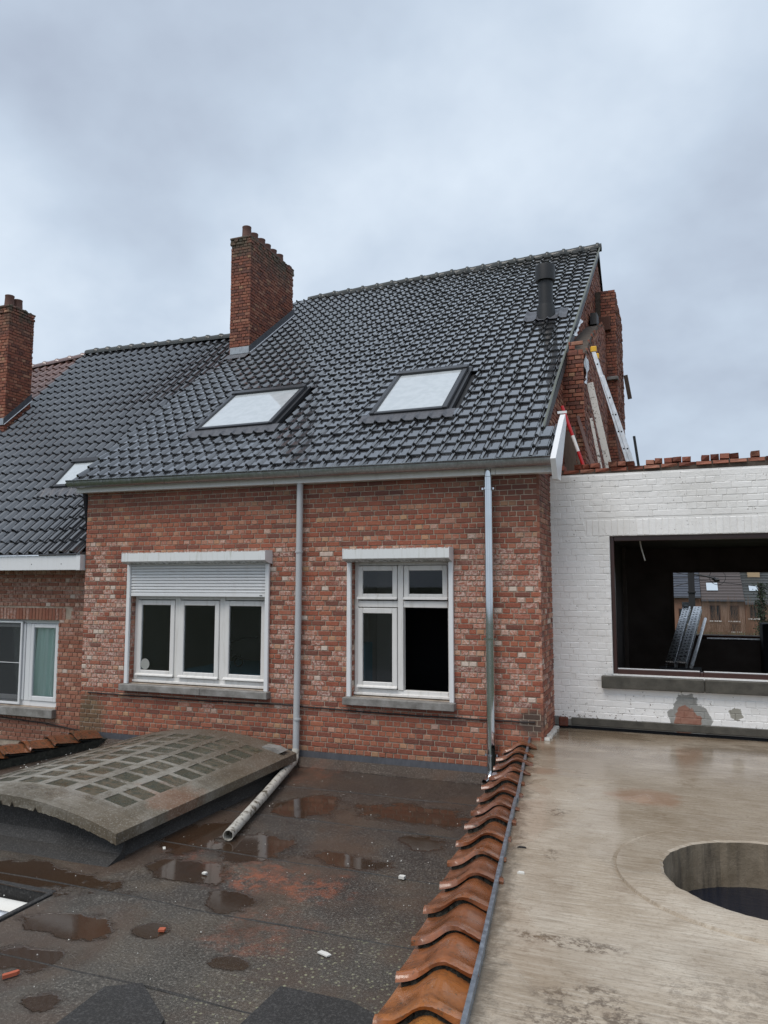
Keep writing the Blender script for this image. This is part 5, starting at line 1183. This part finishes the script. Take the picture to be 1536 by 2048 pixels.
t = NT('far_brick'); M['far_brick'] = t.set(t.mix(t.noise(1.2, 5), (.15, .075, .05), (.27, .15, .10)), .9)
t = NT('far_brick_pale'); M['far_brick_pale'] = t.set(t.mix(t.noise(1.2, 5), (.19, .12, .09), (.30, .205, .155)), .9)
t = NT('far_roof_blue'); M['far_roof_blue'] = t.set((.055, .062, .08), .4); t = NT('far_roof_brown'); M['far_roof_brown'] = t.set((.075, .062, .06), .6); t = NT('far_roof_dark'); M['far_roof_dark'] = t.set((.05, .055, .055), .4)
far_house('row house with blue grey roof behind the utility pole', -2.6, 4.0, .75, 4.8, 'far_roof_blue', 'far_brick', [(-1, .5, -2.2, -.4), (1.6, 2.8, -2.3, -.6)])
far_house('row house with brown roof and pale brick wall across the street', 4.05, 8.5, .38, 5.0, 'far_roof_brown', 'far_brick_pale', [(4.9, 6.0, -1.9, -.2), (6.9, 7.9, -1.9, -.2), (7.0, 8.0, -3.1, -2.2)], (4.7, 5.9, 1.5, 2.9))
far_house('row house with dark tiled roof at the right of the street', 8.55, 13.5, .05, 4.4, 'far_roof_dark', 'far_brick', [(8.95, 10.1, -1.6, -.2), (11.0, 12.2, -1.6, -.2)], (9.2, 10.4, 2.1, 3.1))
b = MB(); b.box(9.3, 10.6, BY + 4.5, BY + 8, 2.0, 5.0); b.prism([(BY + 4.3, 5.0), (BY + 8.2, 5.0), (BY + 6.2, 6.2)], 9.2, 10.7, 'x'); tag(b.build('gable_end', 'cream_render'), 'cream rendered gable rising behind the dark street roof', 'house')
t = NT('pole_dark'); M['pole_dark'] = t.set((.022, .022, .024), .8)
po = thing('utility_pole', 'dark concrete utility pole in the street behind the room', 'pole', (1.93, 20, GZ))
b = MB(); b.box(1.83, 2.04, 19.9, 20.1, GZ, 4.6, .01); b.build('post', 'pole_dark', po)
b = MB(); b.box(1.80, 2.07, 19.87, 20.13, 1.97, 2.03, .005); b.build('band', 'black_iron', po)
b = MB(); b.tube([(2.04, 19.9, 2.62), (2.4, 19.9, 2.56), (2.75, 19.9, 2.46)], .03, 8); b.tube([(2.65, 19.9, 2.50), (2.72, 19.9, 2.42), (2.84, 19.9, 2.44)], .07, 8); b.build('lamp_arm', 'black_iron', po, True)
wb = MB()
for (p, q) in (((-3, 20, 2.35), (1.9, 20, 2.52)), ((-3, 20, 1.0), (1.9, 20, 2.35)), ((1.95, 20, 2.60), (9, 30, 2.4)), ((1.95, 20, 2.45), (9, 30, 1.7)), ((1.9, 20, 2.6), (-3, 26, 3.6))): wb.tube([p, q], .012, 5)
wb.tube([(2.78 + .26 * math.cos(k * .33), 19.9, 2.52 + .26 * math.sin(k * .33)) for k in range(20)], .010, 5); wb.build('overhead_wire', 'cable_black', po)
hg = MB()
for _ in range(420):
    x = random.uniform(2.5, 10.5); y = random.uniform(70, 74); h = random.uniform(1.2, 3.9) * (1 if 3.6 < x else .6); z0 = GZ + random.uniform(0, .6); dx = random.gauss(0, .28); s_ = .016
    hg.add([(x - s_, y, z0), (x + s_, y, z0), (x + dx + s_ * .4, y, z0 + h), (x + dx - s_ * .4, y, z0 + h)], [(0, 1, 2, 3)])
tag(hg.build('bare_hedge', 'hedge_twigs'), 'tangle of bare brown twigs in front of the street houses', 'hedge', kind='stuff')
iv = thing('ivy_tree', 'dark ivy covered trunk in front of the right street house', 'tree', (8.55, 68, GZ))
MB().tube([(8.6, 68, GZ), (8.7, 68, 0), (8.4, 68, 2.4)], [.16, .12, .05], 8).build('trunk', 'wood_old', iv)
b = MB()
for _ in range(1800):
    z = random.uniform(GZ + .5, 2.3); q = random.uniform(0, 6.28); r_ = abs(random.gauss(0, .34)); p = Vector((8.62 + r_ * math.cos(q), 68 + r_ * math.sin(q), z)); a = Vector((random.uniform(-1, 1), random.uniform(-1, 1), random.uniform(-1, 1))).normalized() * .08; c = Vector((random.uniform(-1, 1), random.uniform(-1, 1), random.uniform(-1, 1))).normalized() * .08
    b.add([p - a, p + c, p + a, p - c], [(0, 1, 2, 3)])
b.build('crown', 'ivy', iv)
